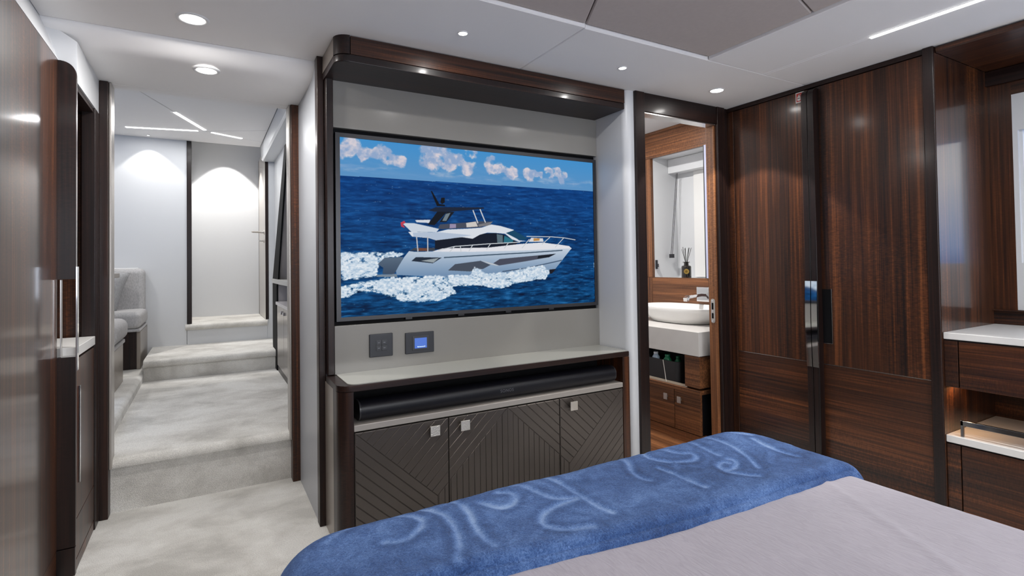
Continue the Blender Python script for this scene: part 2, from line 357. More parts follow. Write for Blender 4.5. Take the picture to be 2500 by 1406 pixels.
# ---- saloon beyond: ceiling at 2.16 with star seams
sc_ = obj('ceiling_saloon', box(-1.6, 0.8, 2.905, 5.4195, 2.19, 2.24), WHITEC)
struct(sc_, 'white panelled ceiling beyond the doorway with star shaped seams', 'ceiling')
C2 = (0.0, 4.965)
rays2 = sorted([(-0.638, 0.15), (-0.382, -0.99), (0.416, -0.235), (0.262, 0.142)], key=lambda v: math.atan2(v[1], v[0]))
for p in sectors(rect(-1.6, 0.43, 2.905, 5.418), C2, rays2, 0.003):
    obj('ceiling_panel', prism(p, 'Z', 2.16, 2.19, bev=0.002), WHITEC, sc_)
obj('alcove_ceiling', box(-0.6, 0.9, 5.4205, 6.3, 2.42, 2.45), WHITEC, sc_)
bm_ = prism([(0.432, 2.19), (0.441, 2.046), (0.452, 2.03), (0.75, 2.03), (0.75, 2.19)], 'Y', 2.905, 5.42)
struct(obj('trim_3', bm_, WHITE), 'white boxed beam along the saloon ceiling edge', 'beam')
ws = obj('wall_saloon_far', box(-1.6, -0.152, 5.42, 5.47, 0.25, 2.19), WHITE); struct(ws, 'white wall at the far end of the saloon left of the dark post', 'wall')
struct(bx('trim_4', WF, None, -0.152, -0.116, 5.405, 5.47, 0.563, 2.158, 0.003), 'slim dark wooden post on the far white wall', 'post')
al = BM(); abox(al, -0.6, 0.9, 6.15, 6.2, 0.5, 2.45); abox(al, -0.16, -0.13, 5.47, 6.15, 0.5, 2.45); abox(al, 0.497, 0.53, 5.455, 6.15, 0.4, 2.45); abox(al, -0.16, 0.55, 5.4205, 5.46, 2.19, 2.45)
struct(obj('wall_alcove', al, WHITE), 'white alcove walls around the far door', 'wall')
struct(obj('wall_saloon_left', box(-1.64, -1.6, 2.9, 5.47, 0.2, 2.2), WHITE), 'port wall of the saloon', 'wall')
# starboard wall of the saloon: white above the slanted dark band, open niche below it
wsl = BM(); abox(wsl, 0.55, 0.58, 3.85, 5.42, 0.386, 2.03); abox(wsl, 0.4975, 0.58, 5.421, 5.45, 0.564, 2.2); abox(wsl, 0.4845, 0.58, 5.421, 5.45, 0.386, 0.5635)
struct(obj('wall_saloon_right', wsl, WHITE), 'white starboard wall of the saloon beside the steps', 'wall')
struct(obj('wall_niche_back', box(0.551, 0.57, 2.905, 3.849, 0.2, 2.03), flat('niche_taupe', (0.42, 0.40, 0.40), 0.4)), 'taupe back of the open galley niche', 'wall')
# ---- bathroom shell
BX = 3.0
struct(obj('floor_bathroom', box(1.868, 3.0, 2.061, 3.4, -0.12, -0.02), WB), 'brown wooden bathroom floor', 'floor')
struct(obj('ceiling_bathroom', box(1.868, 3.349, 2.061, 3.4, 2.05, 2.09), WHITE), 'white bathroom ceiling', 'ceiling')
struct(obj('wall_bathroom_left', box(1.868, 1.90, 2.32, 3.4, -0.05, 2.06), WHITE), 'inner white side wall of the bathroom', 'wall')
struct(obj('wall_bathroom_back', box(1.868, 3.349, 3.36, 3.40, -0.05, 2.06), WHITE), 'far white wall of the bathroom', 'wall')
struct(obj('wall_bathroom_front', box(2.536, 3.349, 2.062, 2.085, -0.05, 2.05), WHITE), 'bathroom wall behind the wardrobe', 'wall')
wr_ = thing('wall_bathroom_right', 'walnut panelled bathroom wall around a white recess', 'wall', (3.0, 2.7, 0), kind='structure')
bx('splash_panel', WB, wr_, BX, BX+0.03, 2.12, 3.04, 0.60, 0.926, 0.002); bx('header_panel', WB, wr_, BX, BX+0.03, 2.12, 3.36, 1.851, 2.035, 0.002)
bx('header_trim', WB, wr_, BX-0.012, BX+0.0, 2.12, 3.36, 2.03, 2.05); bx('stile_panel', WBV, wr_, BX, BX+0.03, 3.042, 3.36, 0.927, 1.85, 0.002); bx('stile_panel', WBV, wr_, BX, BX+0.03, 3.042, 3.36, 0.60, 0.9255, 0.002)
bx('stile_panel', WBV, wr_, BX, BX+0.03, 2.12, 2.440, 0.927, 1.85, 0.002)
rc = BM(); abox(rc, BX+0.03, BX+0.40, 3.042, 3.07, 0.90, 1.88); abox(rc, BX+0.03, BX+0.40, 2.40, 2.44, 0.90, 1.88); abox(rc, BX+0.29, BX+0.33, 2.44, 3.042, 0.9, 1.88); abox(rc, BX+0.03, BX+0.40, 2.40, 3.07, 0.89, 0.920); abox(rc, BX+0.03, BX+0.40, 2.40, 3.07, 1.858, 1.89)
obj('recess_lining', rc, WHITE, wr_)
bx('ledge', WB, wr_, BX-0.001, BX+0.03, 2.44, 3.042, 0.920, 0.927)

# ---- starboard hull wall with the window beside the bed
wr2 = thing('wall_right', 'wooden starboard hull lining around the bedside window', 'wall', (3.08, 0, 0.7), kind='structure')
bx('back_panel', WV, wr2, 3.065, 3.085, 0.917, 1.0, 0.815, 1.88); bx('back_panel', WY, wr2, 3.065, 3.085, -1.5, 1.0, 0.749, 0.808, 0.002)
bx('ledge', WY, wr2, 3.045, 3.085, -1.5, 1.0, 0.8082, 0.8148, 0.001); bx('header', WY, wr2, 3.065, 3.085, -1.5, 0.917, 1.76, 1.88); bx('header_lip', WFY, wr2, 3.045, 3.065, -1.5, 1.0, 1.815, 1.88, 0.002)
rv = BM(); abox(rv, 3.066, 3.085, 0.899, 0.9165, 0.8155, 1.7595); abox(rv, 3.066, 3.085, -1.5, 0.899, 0.8155, 1.02); abox(rv, 3.066, 3.085, -1.5, 0.899, 1.60, 1.7595); abox(rv, 3.066, 3.085, -1.5, -0.9, 1.02, 1.60)
obj('window_lining', rv, WHITE, wr2)
w1 = thing('window_1', 'hull window beside the bed with white lining', 'window', (3.2, 0, 1.02), kind='structure')
GLASS = bpy.data.materials.new('window_glass'); GLASS.use_nodes = True; N_ = GLASS.node_tree.nodes; L_ = GLASS.node_tree.links; N_.clear()
go = N_.new('ShaderNodeOutputMaterial'); gm = N_.new('ShaderNodeMixShader'); gm.inputs[0].default_value = 0.06; gt = N_.new('ShaderNodeBsdfTransparent'); gg = N_.new('ShaderNodeBsdfGlossy'); gg.inputs['Roughness'].default_value = 0.02
L_.new(gt.outputs[0], gm.inputs[1]); L_.new(gg.outputs[0], gm.inputs[2]); L_.new(gm.outputs[0], go.inputs[0])
fr = BM(); abox(fr, 3.085, 3.13, 0.888, 0.92, 0.99, 1.63); abox(fr, 3.085, 3.13, -0.93, -0.89, 0.99, 1.63); abox(fr, 3.085, 3.13, -0.89, 0.888, 0.99, 1.02); abox(fr, 3.085, 3.13, -0.89, 0.888, 1.60, 1.63)
obj('window_frame', fr, WHITE, w1); obj('pane', box(3.112, 3.116, -0.89, 0.888, 1.02, 1.60), GLASS, w1)
w2 = thing('window_2', 'wide window added in the unseen wall behind the viewer', 'window', (1, -1.57, 0.8), kind='structure')  # unseen window added as an opening for the fill light
obj('pane', box(-0.1, 2.1, -1.59, -1.585, 0.8, 1.7), GLASS, w2)
struct(obj('ceiling_hull', box(2.701, 3.3, -1.62, 2.08, 1.93, 1.96), WHITE), 'deckhead above the starboard furniture', 'ceiling')
hb = BM(); abox(hb, 3.131, 3.3, -1.62, 2.07, -0.05, 0.989); abox(hb, 3.131, 3.3, -1.62, 2.07, 1.631, 1.929); abox(hb, 3.131, 3.3, 0.921, 2.07, 0.989, 1.631); abox(hb, 3.131, 3.3, -1.62, -0.931, 0.989, 1.631)
struct(obj('wall_hull', hb, WHITE), 'outer hull shell around the bedside window', 'wall')
struct(obj('wall_hull_bathroom', box(3.35, 3.42, 2.062, 3.4, -0.1, 2.09), WHITE), 'outer hull shell behind the bathroom', 'wall')

# ================================================================== LAMPS
def spot(parent, x, y, z, power, cone=88, blend=0.25, size=0.015, col=(1, 0.965, 0.92)):
    d = bpy.data.lights.new('lamp_light', 'SPOT'); d.energy = power; d.spot_size = R(cone); d.spot_blend = blend; d.shadow_soft_size = size; d.color = col
    o = bpy.data.objects.new('lamp_light', d); COL.objects.link(o); o.parent = parent; o.location = Vector((x, y, z))-parent.location
    return o
def glow(parent, x, y, z, power, size=0.07, col=(1, 0.975, 0.95)):
    d = bpy.data.lights.new('lamp_glow', 'AREA'); d.shape = 'DISK'; d.size = size; d.energy = power; d.color = col
    o = bpy.data.objects.new('lamp_glow', d); COL.objects.link(o); o.parent = parent; o.location = Vector((x, y, z))-parent.location
    return o
RIMW = flat('lamp_rim_white', (0.72, 0.72, 0.72), 0.35)
def downlight(x, y, z, r, label, sp_power, gl_power, rim=1.45, cone=88, blend=0.25, name='downlight'):
    t = thing(name, label, 'downlight', (x, y, z), 'recessed downlights')
    b = BM(); ro = r*rim; n = 28
    prof = [(r*0.98, z+0.004), (r*1.0, z-0.0015), ((r+ro)/2, z-0.005), (ro*0.97, z-0.003), (ro, z+0.001)]
    rings = [[b.verts.new((x+q*math.cos(2*math.pi*k/n), y+q*math.sin(2*math.pi*k/n), zz)) for k in range(n)] for q, zz in prof]
    for A, B in zip(rings, rings[1:]):
        for k in range(n): b.faces.new((A[k], A[(k+1) % n], B[(k+1) % n], B[k]))
    obj('rim', b, RIMW, t, smooth=True)
    obj('lens', prism(arc(x, y, r, 0, 360-360/n, n-1), 'Z', z-0.0035, z+0.003), LENS, t)
    if sp_power: spot(t, x, y, z-0.012, sp_power, cone, blend)
    if gl_power: glow(t, x, y, z-0.008, gl_power, r*1.8)
    return t
downlight(-0.041, 2.122, CZ, 0.036, 'large ringed downlight in the ceiling before the passage', 5, 8)
downlight(0.0, 2.471, 1.851, 0.034, 'ringed downlight in the lower ceiling over the passage entrance', 2.5, 5)
downlight(0.828, 1.786, CZ, 0.016, 'small downlight above the left half of the television', 6, 1.2, 1.2)
downlight(1.599, 1.778, CZ, 0.016, 'small downlight above the right half of the television', 6, 1.2, 1.2)
downlight(2.236, 1.793, CZ, 0.030, 'downlight in front of the bathroom doorway corner', 32, 0.8, 1.2, 86, 0.12)
for k, (x, y) in enumerate(((-0.25, 1.0), (-0.25, 0.0), (2.06, 0.2), (2.06, -0.7), (0.4, -1.1), (1.3, -1.1))):  # extra downlights added out of view to fill the cabin with light
    downlight(x, y, CZ, 0.034, ['added fill downlight beside the tall port cabinet', 'added fill downlight left of the viewer', 'added fill downlight beside the starboard window', 'rear added fill downlight beside the starboard window', 'added fill downlight over the left bed head', 'added fill downlight over the right bed head'][k], 2, 2.5)
# saloon lamps washing the far walls
downlight(-0.421, 5.315, 2.16, 0.009, 'small wall washer lamp above the left far wall', 8, 0, 1.1, 92, 0.2)
downlight(0.164, 5.894, 2.42, 0.02, 'small wall washer lamp above the far door', 80, 0, 1.1, 74, 0.12)
downlight(0.05, 3.4, 2.16, 0.03, 'unseen saloon fill downlight added just beyond the doorway', 0.6, 1.0)  # added out of sight as fill for the landing
downlight(-0.95, 4.6, 2.16, 0.03, 'unseen saloon fill downlight added over the dinette', 3, 4.5)  # added out of sight for general light in the saloon
downlight(2.35, 2.75, 2.05, 0.03, 'unseen bathroom fill downlight added before the basin', 16, 18)  # hidden lamp added to light the bathroom
# LED strips
def led(name, label, a, b, z, w, power):
    a = Vector((*a, z)); b = Vector((*b, z)); d = (b-a); l = d.length; d.normalize(); n = Vector((-d.y, d.x, 0))
    t = thing(name, label, 'light strip', (a+b)/2, 'linear ceiling lights')
    pts = [a+n*w/2, b+n*w/2, b-n*w/2, a-n*w/2]
    obj('diffuser', prism([(p.x, p.y) for p in pts], 'Z', z-0.004, z+0.002), LEDM, t)
    pts = [a+n*w*0.7-d*w*.2, b+n*w*0.7+d*w*.2, b-n*w*0.7+d*w*.2, a-n*w*0.7-d*w*.2]
    obj('channel', prism([(p.x, p.y) for p in pts], 'Z', z-0.001, z+0.004), RIMW, t)
    L = bpy.data.lights.new('strip_light', 'AREA'); L.shape = 'RECTANGLE'; L.size = l; L.size_y = w; L.energy = power
    o = bpy.data.objects.new('strip_light', L); COL.objects.link(o); o.parent = t; o.location = (0, 0, -0.006); o.rotation_euler = (0, 0, math.atan2(d.y, d.x))
    return t
led('led_strip', 'long linear light in the saloon ceiling pointing to the left', (-0.549, 5.086), (-0.062, 4.974), 2.16, 0.022, 2.6)
led('led_strip', 'linear light in the saloon ceiling pointing to the viewer', (-0.196, 4.451), (-0.012, 4.925), 2.16, 0.022, 2.6)
led('led_strip', 'short linear light in the saloon ceiling at the right', (0.036, 4.985), (0.262, 5.107), 2.16, 0.022, 2.5)
led('led_strip', 'long linear light in the cabin ceiling above the wardrobe side', (2.245, 1.08), (2.245, -0.9), CZ, 0.016, 9)

# ================================================================== TELEVISION
tv = thing('television', 'large flat television showing a white motor yacht on blue sea', 'television', (1.13, 2.24, 0.82))
fr = BM(); abox(fr, 0.456, 0.474, 2.232, 2.258, 0.822, 1.597); abox(fr, 1.788, 1.806, 2.232, 2.258, 0.822, 1.597); abox(fr, 0.474, 1.788, 2.232, 2.258, 0.822, 0.8385); abox(fr, 0.474, 1.788, 2.232, 2.258, 1.58, 1.597)
obj('bezel', fr, BEZEL, tv); obj('housing', box(0.47, 1.79, 2.240, 2.2615, 0.83, 1.59), BLACK, tv)
for x in (0.75, 1.0, 1.25, 1.5): bx('mount_clip', BEZEL, tv, x, x+0.03, 2.245, 2.258, 0.812, 0.822)
HORIZON = [(-1, 786), (998, 795)]
CLOUDS = [(29, 960, 30), (17, 912, 30), (87, 910, 23), (138, 941, 25), (142, 911, 23), (190, 891, 23), (282, 941, 41), (320, 962, 41), (358, 929, 43), (438, 949, 43), (428, 898, 30), (543, 922, 28), (553, 898, 28), (619, 889, 23), (699, 887, 23), (747, 880, 15), (795, 895, 23), (851, 920, 23), (844, 883, 23)]
WAKES = [[(-21, 362), (210, 358), (194, 331), (140, 324), (120, 285), (113, 226), (-22, 199)], [(-22, 167), (132, 211), (377, 222), (443, 211), (462, 269), (512, 223), (584, 227), (685, 256), (758, 269), (785, 220), (763, 175), (658, 164), (569, 119), (466, 152), (376, 142), (397, 106), (332, 68), (209, 64), (131, 118), (56, 142), (21, 106), (-22, 110)]]
BOAT = [
 ('p',[(117,292),(140,328),(202,331),(194,283),(170,233),(132,234),(135,270)],(88,106,126),(60,76,98)),
 ('p',[(113,231),(178,233),(182,215),(113,219)],(120,135,150),None),
 ('p',[(225,369),(240,384),(314,385),(314,366)],(60,65,75),None),
 ('p',[(254,366),(256,385),(287,382),(287,366)],(110,70,55),None),
 ('p',[(314,431),(395,457),(457,446),(492,475),(547,482),(586,471),(645,421),(618,393),(521,382),(389,373),(314,376)],(18,25,40),None),
 ('p',[(554,475),(579,469),(579,420),(556,417)],(90,110,120),None),
 ('p',[(586,466),(625,436),(618,421),(582,420)],(40,110,130),None),
 ('p',[(177,250),(187,281),(205,330),(222,366),(240,362),(314,363),(400,366),(521,378),(651,393),(753,417),(825,411),(873,400),(890,384),(880,370),(842,301),(805,234),(783,208),(583,191),(342,207),(179,227)],(214,222,232),(100,132,168)),
 ('p',[(304,363),(342,382),(521,388),(651,412),(753,423),(877,400),(887,384),(684,370),(460,361)],(226,226,232),None),
 ('l',[(348,326),(521,341),(684,354),(843,370)],4,(60,80,100)),
 ('l',[(577,233),(683,253),(839,301)],4,(70,90,115)),
 ('p',[(230,307),(246,330),(339,326),(306,292)],(35,45,60),None),
 ('p',[(263,308),(303,318),(328,324),(308,296)],(150,160,165),None),
 ('p',[(361,247),(388,285),(487,304),(527,277),(498,253),(444,238)],(70,78,92),None),
 ('p',[(487,307),(533,287),(562,272),(549,272),(521,283)],(190,195,200),None),
 ('p',[(538,287),(565,314),(684,330),(814,347),(781,323),(683,299),(562,272)],(72,75,90),None),
 ('p',[(728,314),(732,334),(814,347),(781,323)],(25,30,40),None),
 ('p',[(783,211),(782,239),(813,243),(794,212)],(25,25,35),None),
 ('p',[(326,501),(333,528),(432,544),(476,554),(533,554),(492,517),(344,500)],(70,75,90),None),
 ('p',[(370,532),(393,532),(393,509),(369,505)],(150,140,170),None),
 ('p',[(432,541),(470,552),(478,521),(434,514)],(205,200,195),None),
 ('p',[(479,533),(539,556),(523,528),(482,520)],(120,120,125),None),
 ('p',[(244,550),(299,555),(294,535),(250,537)],(210,215,225),None),
 ('p',[(220,479),(233,479),(321,481),(361,498),(431,505),(492,514),(532,536),(570,528),(626,505),(622,489),(599,483),(625,462),(648,436),(681,432),(648,427),(618,442),(589,478),(554,482),(516,483),(485,469),(457,443),(416,452),(372,444),(318,431),(293,444),(233,452)],(218,223,231),None),
 ('p',[(236,475),(326,481),(454,465),(372,442),(318,431),(293,447),(238,452)],(178,192,212),None),
 ('p',[(198,531),(241,531),(304,510),(330,500),(321,482),(231,479),(215,506)],(203,212,224),None),
 ('p',[(592,483),(626,502),(671,463),(685,450),(671,440),(648,439)],(20,70,100),None),
 ('l',[(682,463),(790,463),(852,457),(907,444)],3,(200,205,210)),
 ('l',[(852,457),(811,392)],3,(200,205,210)),
 ('l',[(786,458),(750,412)],3,(200,205,210)),
 ('l',[(692,443),(661,386)],3,(200,205,210)),
 ('l',[(326,370),(386,394),(522,412),(651,424)],3,(200,205,210)),
 ('l',[(386,392),(368,361)],3,(200,205,210)),
 ('l',[(409,394),(411,361)],3,(200,205,210)),
 ('l',[(457,404),(442,366)],3,(200,205,210)),
 ('l',[(528,412),(512,376)],3,(200,205,210)),
 ('l',[(601,416),(585,384)],3,(200,205,210)),
 ('p',[(702,455),(754,451),(757,428),(688,427)],(215,215,220),None),
 ('p',[(712,451),(740,451),(738,436),(712,432)],(190,140,80),None),
 ('l',[(249,448),(253,366)],4,(190,190,195)),
 ('l',[(288,450),(288,366)],4,(190,190,195)),
 ('p',[(194,533),(207,544),(211,532),(202,523),(209,502),(196,510)],(190,60,80),None),
 ('p',[(327,612),(361,608),(314,523),(289,525)],(15,20,30),None),
 ('p',[(361,608),(388,608),(357,543),(331,541)],(20,25,35),None),
 ('p',[(355,593),(373,601),(357,550),(342,550)],(110,125,135),None),
 ('l',[(460,621),(478,544)],4,(210,212,216)),
 ('l',[(488,629),(508,550)],4,(210,212,216)),
 ('p',[(291,610),(319,632),(502,644),(505,637),(488,632),(358,606),(314,604)],(25,35,55),None),
 ('p',[(301,729),(306,728),(332,652),(352,649),(353,641),(323,639)],(12,15,22),None),
 ('p',[(339,691),(352,693),(352,664),(342,652),(336,663)],(15,18,25),None),
]
STROKES = [
 [(0.216,1.18),(0.267,1.228),(0.331,1.243),(0.384,1.224),(0.422,1.18),(0.42,1.141),(0.391,1.109),(0.354,1.096),(0.323,1.115)],
 [(0.394,1.255),(0.449,1.221),(0.475,1.161),(0.474,1.089),(0.456,1.028),(0.427,0.971)],
 [(0.507,1.239),(0.533,1.192),(0.529,1.135),(0.513,1.077),(0.506,1.021),(0.512,0.977)],
 [(0.635,1.193),(0.666,1.173),(0.659,1.137),(0.633,1.115),(0.599,1.114),(0.573,1.167)],
 [(0.686,1.221),(0.71,1.198),(0.721,1.156),(0.728,1.111),(0.751,1.08),(0.79,1.072)],
 [(0.799,1.217),(0.806,1.147),(0.805,1.072),(0.801,1.019),(0.816,0.966)],
 [(0.782,1.062),(0.723,1.06),(0.675,1.046),(0.651,1.019),(0.652,0.986),(0.684,0.958),(0.738,0.94)],
 [(1.052,1.229),(1.067,1.208),(1.053,1.172),(1.022,1.128),(1.013,1.084),(1.023,1.058)],
 [(1.171,1.24),(1.137,1.2),(1.137,1.164),(1.165,1.124)],
 [(1.211,1.228),(1.234,1.151),(1.273,1.138),(1.257,1.101),(1.219,1.09),(1.183,1.113)],
 [(1.349,1.236),(1.343,1.171),(1.325,1.082)],
 [(1.418,1.235),(1.433,1.169),(1.421,1.096),(1.39,1.03),(1.347,0.967)],
 [(1.324,1.047),(1.334,1.03),(1.308,1.006),(1.271,0.993),(1.243,1.0),(1.256,1.03),(1.293,1.044),(1.3,1.028)],
 [(1.107,1.106),(1.109,1.053),(1.105,0.998),(1.112,0.949)],
 [(1.494,1.248),(1.525,1.213),(1.555,1.179),(1.572,1.153)],
 [(1.546,1.126),(1.517,1.062),(1.506,1.005),(1.524,0.962)],
 [(1.242,0.991),(1.261,0.959),(1.293,0.929)],
]

def raster():
    W, H = 768, 432
    u = np.linspace(0, 1000, W)[None, :]; v = np.linspace(0, 1000, H)[:, None]; U = np.repeat(u, H, 0); V = np.repeat(v, W, 1)
    rng = np.random.default_rng(3)
    def vnoise(su, sv, seed):
        r = np.random.default_rng(seed); nu, nv = int(1000/su)+3, int(1000/sv)+3; gr = r.random((nv, nu))
        x = U/su; y = V/sv; xi = x.astype(int); yi = y.astype(int); fx = x-xi; fy = y-yi; fx = fx*fx*(3-2*fx); fy = fy*fy*(3-2*fy)
        return (gr[yi, xi]*(1-fx)+gr[yi, xi+1]*fx)*(1-fy)+(gr[yi+1, xi]*(1-fx)+gr[yi+1, xi+1]*fx)*fy
    def fbm(su, sv, seed, o=4):
        s = 0; a = 1; t = 0
        for k in range(o): s = s+a*vnoise(su/2**k, sv/2**k, seed+k); t += a; a *= 0.55
        return s/t
    def mix(A, col, m): return A*(1-m[..., None])+np.array(col, float)*m[..., None]
    hz = HORIZON[0][1]+(HORIZON[1][1]-HORIZON[0][1])*U/1000
    sk = np.clip((V-hz)/215, 0, 1)
    img = np.array((92, 146, 196.))*(1-sk[..., None])+np.array((66, 144, 205.))*sk[..., None]
    # cumulus row above the horizon
    cl = np.zeros((H, W)); n = fbm(34, 52, 11, 6)
    cr_rng = np.random.default_rng(8)
    for cu, cv, cr in CLOUDS:
        for j in range(7):
            a_ = cr_rng.uniform(0, 6.28); rr = cr*(1.0 if j == 0 else cr_rng.uniform(0.35, 0.75)); k_ = 0 if j == 0 else cr_rng.uniform(0.5, 1.15)
            q = np.exp(-(((U-cu-k_*cr*math.cos(a_))/(rr*0.95))**2+((V-cv-k_*cr*1.5*math.sin(a_))/(rr*1.6))**2)); cl = 1-(1-cl)*(1-0.85*q)
    cl = np.clip((cl+1.7*(n-0.52)-0.50)*3.4, 0, 1)*np.clip((V-hz-18)/30, 0, 1)
    cl = np.maximum(cl, 0.55*np.clip((fbm(70, 22, 15, 4)-0.5)*4, 0, 1)*np.exp(-((V-hz-50)/22)**2))
    sh = np.clip((fbm(22, 34, 21, 5)-0.38)*3.2, 0, 1)
    cc = np.array((150, 170, 204.))*(1-sh[..., None])+np.array((226, 212, 216.))*sh[..., None]
    img = img*(1-cl[..., None]*0.93)+cc*cl[..., None]*0.93
    haze = np.exp(-((V-hz-62)/34)**2)*np.clip((fbm(120, 30, 31, 4)-0.42)*3, 0, 1)*0.5
    img = mix(img, (150, 172, 208), haze)
    # sea
    d = np.clip((hz-V)/780, 0, 1)
    w1_ = fbm(60, 14, 41, 5); w2_ = fbm(26, 8, 51, 4); w = 0.55*w1_+0.45*w2_
    far = np.array((6, 60, 124.)); near = np.array((2, 58, 104.))
    sea = far*(1-d[..., None])+near*d[..., None]
    sea = sea+(((w-0.5)*(110+150*d))[..., None])*np.array((0.32, 0.62, 0.85))
    cr_ = np.clip((w2_-0.62)*6, 0, 1)*0.25*(0.3+d); sea = mix(sea, (70, 130, 180), cr_)
    under = (V < hz); img[under] = sea[under]
    wc = np.clip((fbm(14, 5, 61, 3)-0.80)*7, 0, 1)*under*0.6; img = mix(img, (190, 210, 230), wc)
    def inside(poly, jx=0, jy=0):
        m = np.zeros((H, W), bool); X = U+jx; Y = V+jy
        for i in range(len(poly)):
            x0, y0 = poly[i]; x1, y1 = poly[(i+1) % len(poly)]
            if y0 == y1: continue
            c = ((y0 <= Y) & (Y < y1)) | ((y1 <= Y) & (Y < y0))
            m ^= c & (X < (x1-x0)*(Y-y0)/(y1-y0)+x0)
        return m
    def cover(poly):
        return sum(inside(poly, jx, jy).astype(float) for jx in (-.35, .35) for jy in (-.6, .6))/4
    def soft(poly, k):
        m = cover(poly)
        for _ in range(k):
            m = (m+np.roll(m, 1, 0)+np.roll(m, -1, 0)+np.roll(m, 1, 1)+np.roll(m, -1, 1))/5
        return m
    def foam(poly, seed, img, k=22, amt=1.0):
        m = soft(poly, k); n = fbm(24, 26, seed, 5); n2 = fbm(7, 8, seed+9, 3)
        f = np.clip((m*1.1+1.5*(n-0.52)+0.9*(n2-0.5)-0.42)*2.4, 0, 1)*amt*np.clip(m*4, 0, 1)
        tone = np.clip(0.45+1.3*(n2-0.4), 0, 1)
        c = np.array((150, 180, 208.))*(1-tone[..., None])+np.array((240, 244, 248.))*tone[..., None]
        return img*(1-f[..., None])+c*f[..., None]
    img = foam(WAKES[0], 71, img)
    for it in BOAT:
        if it[0] == 'p':
            _, pts, c0, c1 = it; m = cover(pts); 
            if c1 is None: img = mix(img, c0, m)
            else:
                ys = [p[1] for p in pts]; t = np.clip((max(ys)-V)/(max(ys)-min(ys)), 0, 1)[..., None]
                col = np.array(c0, float)*(1-t)+np.array(c1, float)*t; img = img*(1-m[..., None])+col*m[..., None]
        else:
            _, pts, wd, c0 = it; dist = np.full((H, W), 1e9)
            for (x0, y0), (x1, y1) in zip(pts, pts[1:]):
                ax, ay = x1-x0, (y1-y0)*0.5625; L2 = ax*ax+ay*ay+1e-9
                t = np.clip(((U-x0)*ax+(V-y0)*0.5625*ay)/L2, 0, 1)
                dist = np.minimum(dist, np.hypot(U-x0-t*ax, (V-y0)*0.5625-t*ay))
            img = mix(img, c0, np.clip(wd*0.5-dist+0.5, 0, 1))
    img = foam(WAKES[1], 91, img, 16)
    return np.clip(img, 0, 255), W, H
img, PW, PH = raster()
xs = np.linspace(0.474, 1.788, PW); zs = np.linspace(0.8385, 1.58, PH)
co = np.empty((PH, PW, 3)); co[..., 0] = xs[None, :]; co[..., 1] = 2.2375; co[..., 2] = zs[:, None]
idx = np.arange(PW*PH).reshape(PH, PW)
quads = np.stack([idx[:-1, :-1], idx[:-1, 1:], idx[1:, 1:], idx[1:, :-1]], -1).reshape(-1, 4)
me = bpy.data.meshes.new('screen')
me.vertices.add(PW*PH); me.vertices.foreach_set('co', co.ravel())
me.loops.add(quads.size); me.loops.foreach_set('vertex_index', quads.ravel().astype(np.int32))
me.polygons.add(len(quads)); me.polygons.foreach_set('loop_start', np.arange(0, quads.size, 4, dtype=np.int32))
me.update(calc_edges=True)
c = img/255.0; lin = np.where(c <= 0.04045, c/12.92, ((c+0.055)/1.055)**2.4)
at_ = me.color_attributes.new('picture', 'FLOAT_COLOR', 'POINT')
at_.data.foreach_set('color', np.concatenate([lin.reshape(-1, 3), np.ones((PW*PH, 1))], 1).astype(np.float32).ravel())
SCR, N_, L_, b_ = base('lit_screen_picture')
an = N_.new('ShaderNodeVertexColor'); an.layer_name = 'picture'
b_.inputs['Base Color'].default_value = (0.004, 0.004, 0.004, 1); b_.inputs['Roughness'].default_value = 0.45; b_.inputs['Specular IOR Level'].default_value = 0.03
L_.new(an.outputs['Color'], b_.inputs['Emission Color']); b_.inputs['Emission Strength'].default_value = 0.95
sco = new_obj('screen', me, SCR, tv); tag(sco, 'lit screen with a white motor yacht crossing blue sea under clouds')

# ---- pelmet above the television
pm = thing('pelmet', 'dark wooden pelmet box overhanging the television', 'pelmet', (1.11, 2.13, 1.81))
def lshape(off, x1=1.8075, yb=2.262): return [(x1, 2.0+off), (x1, yb), (0.413+off, yb), (0.413+off, 2.05+0)]+arc(0.463, 2.05, 0.05-off, 180, 270, 8)
obj('soffit', prism(lshape(0.0), 'Z', 1.810, 1.838, bev=0.003), WFX, pm, smooth='auto')
obj('corner', prism([(0.464, 2.03), (0.464, 2.0005)]+arc(0.463, 2.05, 0.0495, 270, 180, 8)+[(0.45, 2.05)], 'Z', 1.8395, CZ), WFX, pm, smooth='auto')
bx('fascia', WX, pm, 0.467, 1.8075, 2.0005, 2.03, 1.8395, CZ-0.003); bx('side_panel', TAUPED, pm, 0.4135, 0.45, 2.051, 2.262, 1.8395, CZ-0.003)
obj('core', box(0.45, 1.807, 2.02, 2.262, 1.8385, CZ-0.004), BLACK, pm)

# ---- console below the television
cs = thing('media_console', 'low media console with chevron slatted doors below the television', 'cabinet', (1.11, 2.13, 0))
def shelf_poly(o): return [(1.808, 2.0+o), (1.808, 2.234), (0.42, 2.234), (0.413+o, 2.234), (0.413+o, 2.05)]+arc(0.463, 2.05, 0.05-o, 180, 270, 8)
tp_ = obj('top_edge', prism(shelf_poly(0), 'Z', 0.584, 0.608, bev=0.002), WFX, cs, smooth='auto')
tag(tp_, 'dark wooden top edge')
inl = [(1.8065, 2.008), (1.8065, 2.2345), (0.452, 2.2345), (0.452, 2.075)]+arc(0.492, 2.048, 0.04, 180, 270, 6)
obj('top_inlay', prism([(1.8065, 2.006), (1.8065, 2.2345), (0.452, 2.2345), (0.452, 2.045)]+arc(0.486, 2.040, 0.034, 180, 270, 6), 'Z', 0.6075, 0.6105), flat('pale_taupe_glass', (0.40, 0.40, 0.36), 0.12), cs)
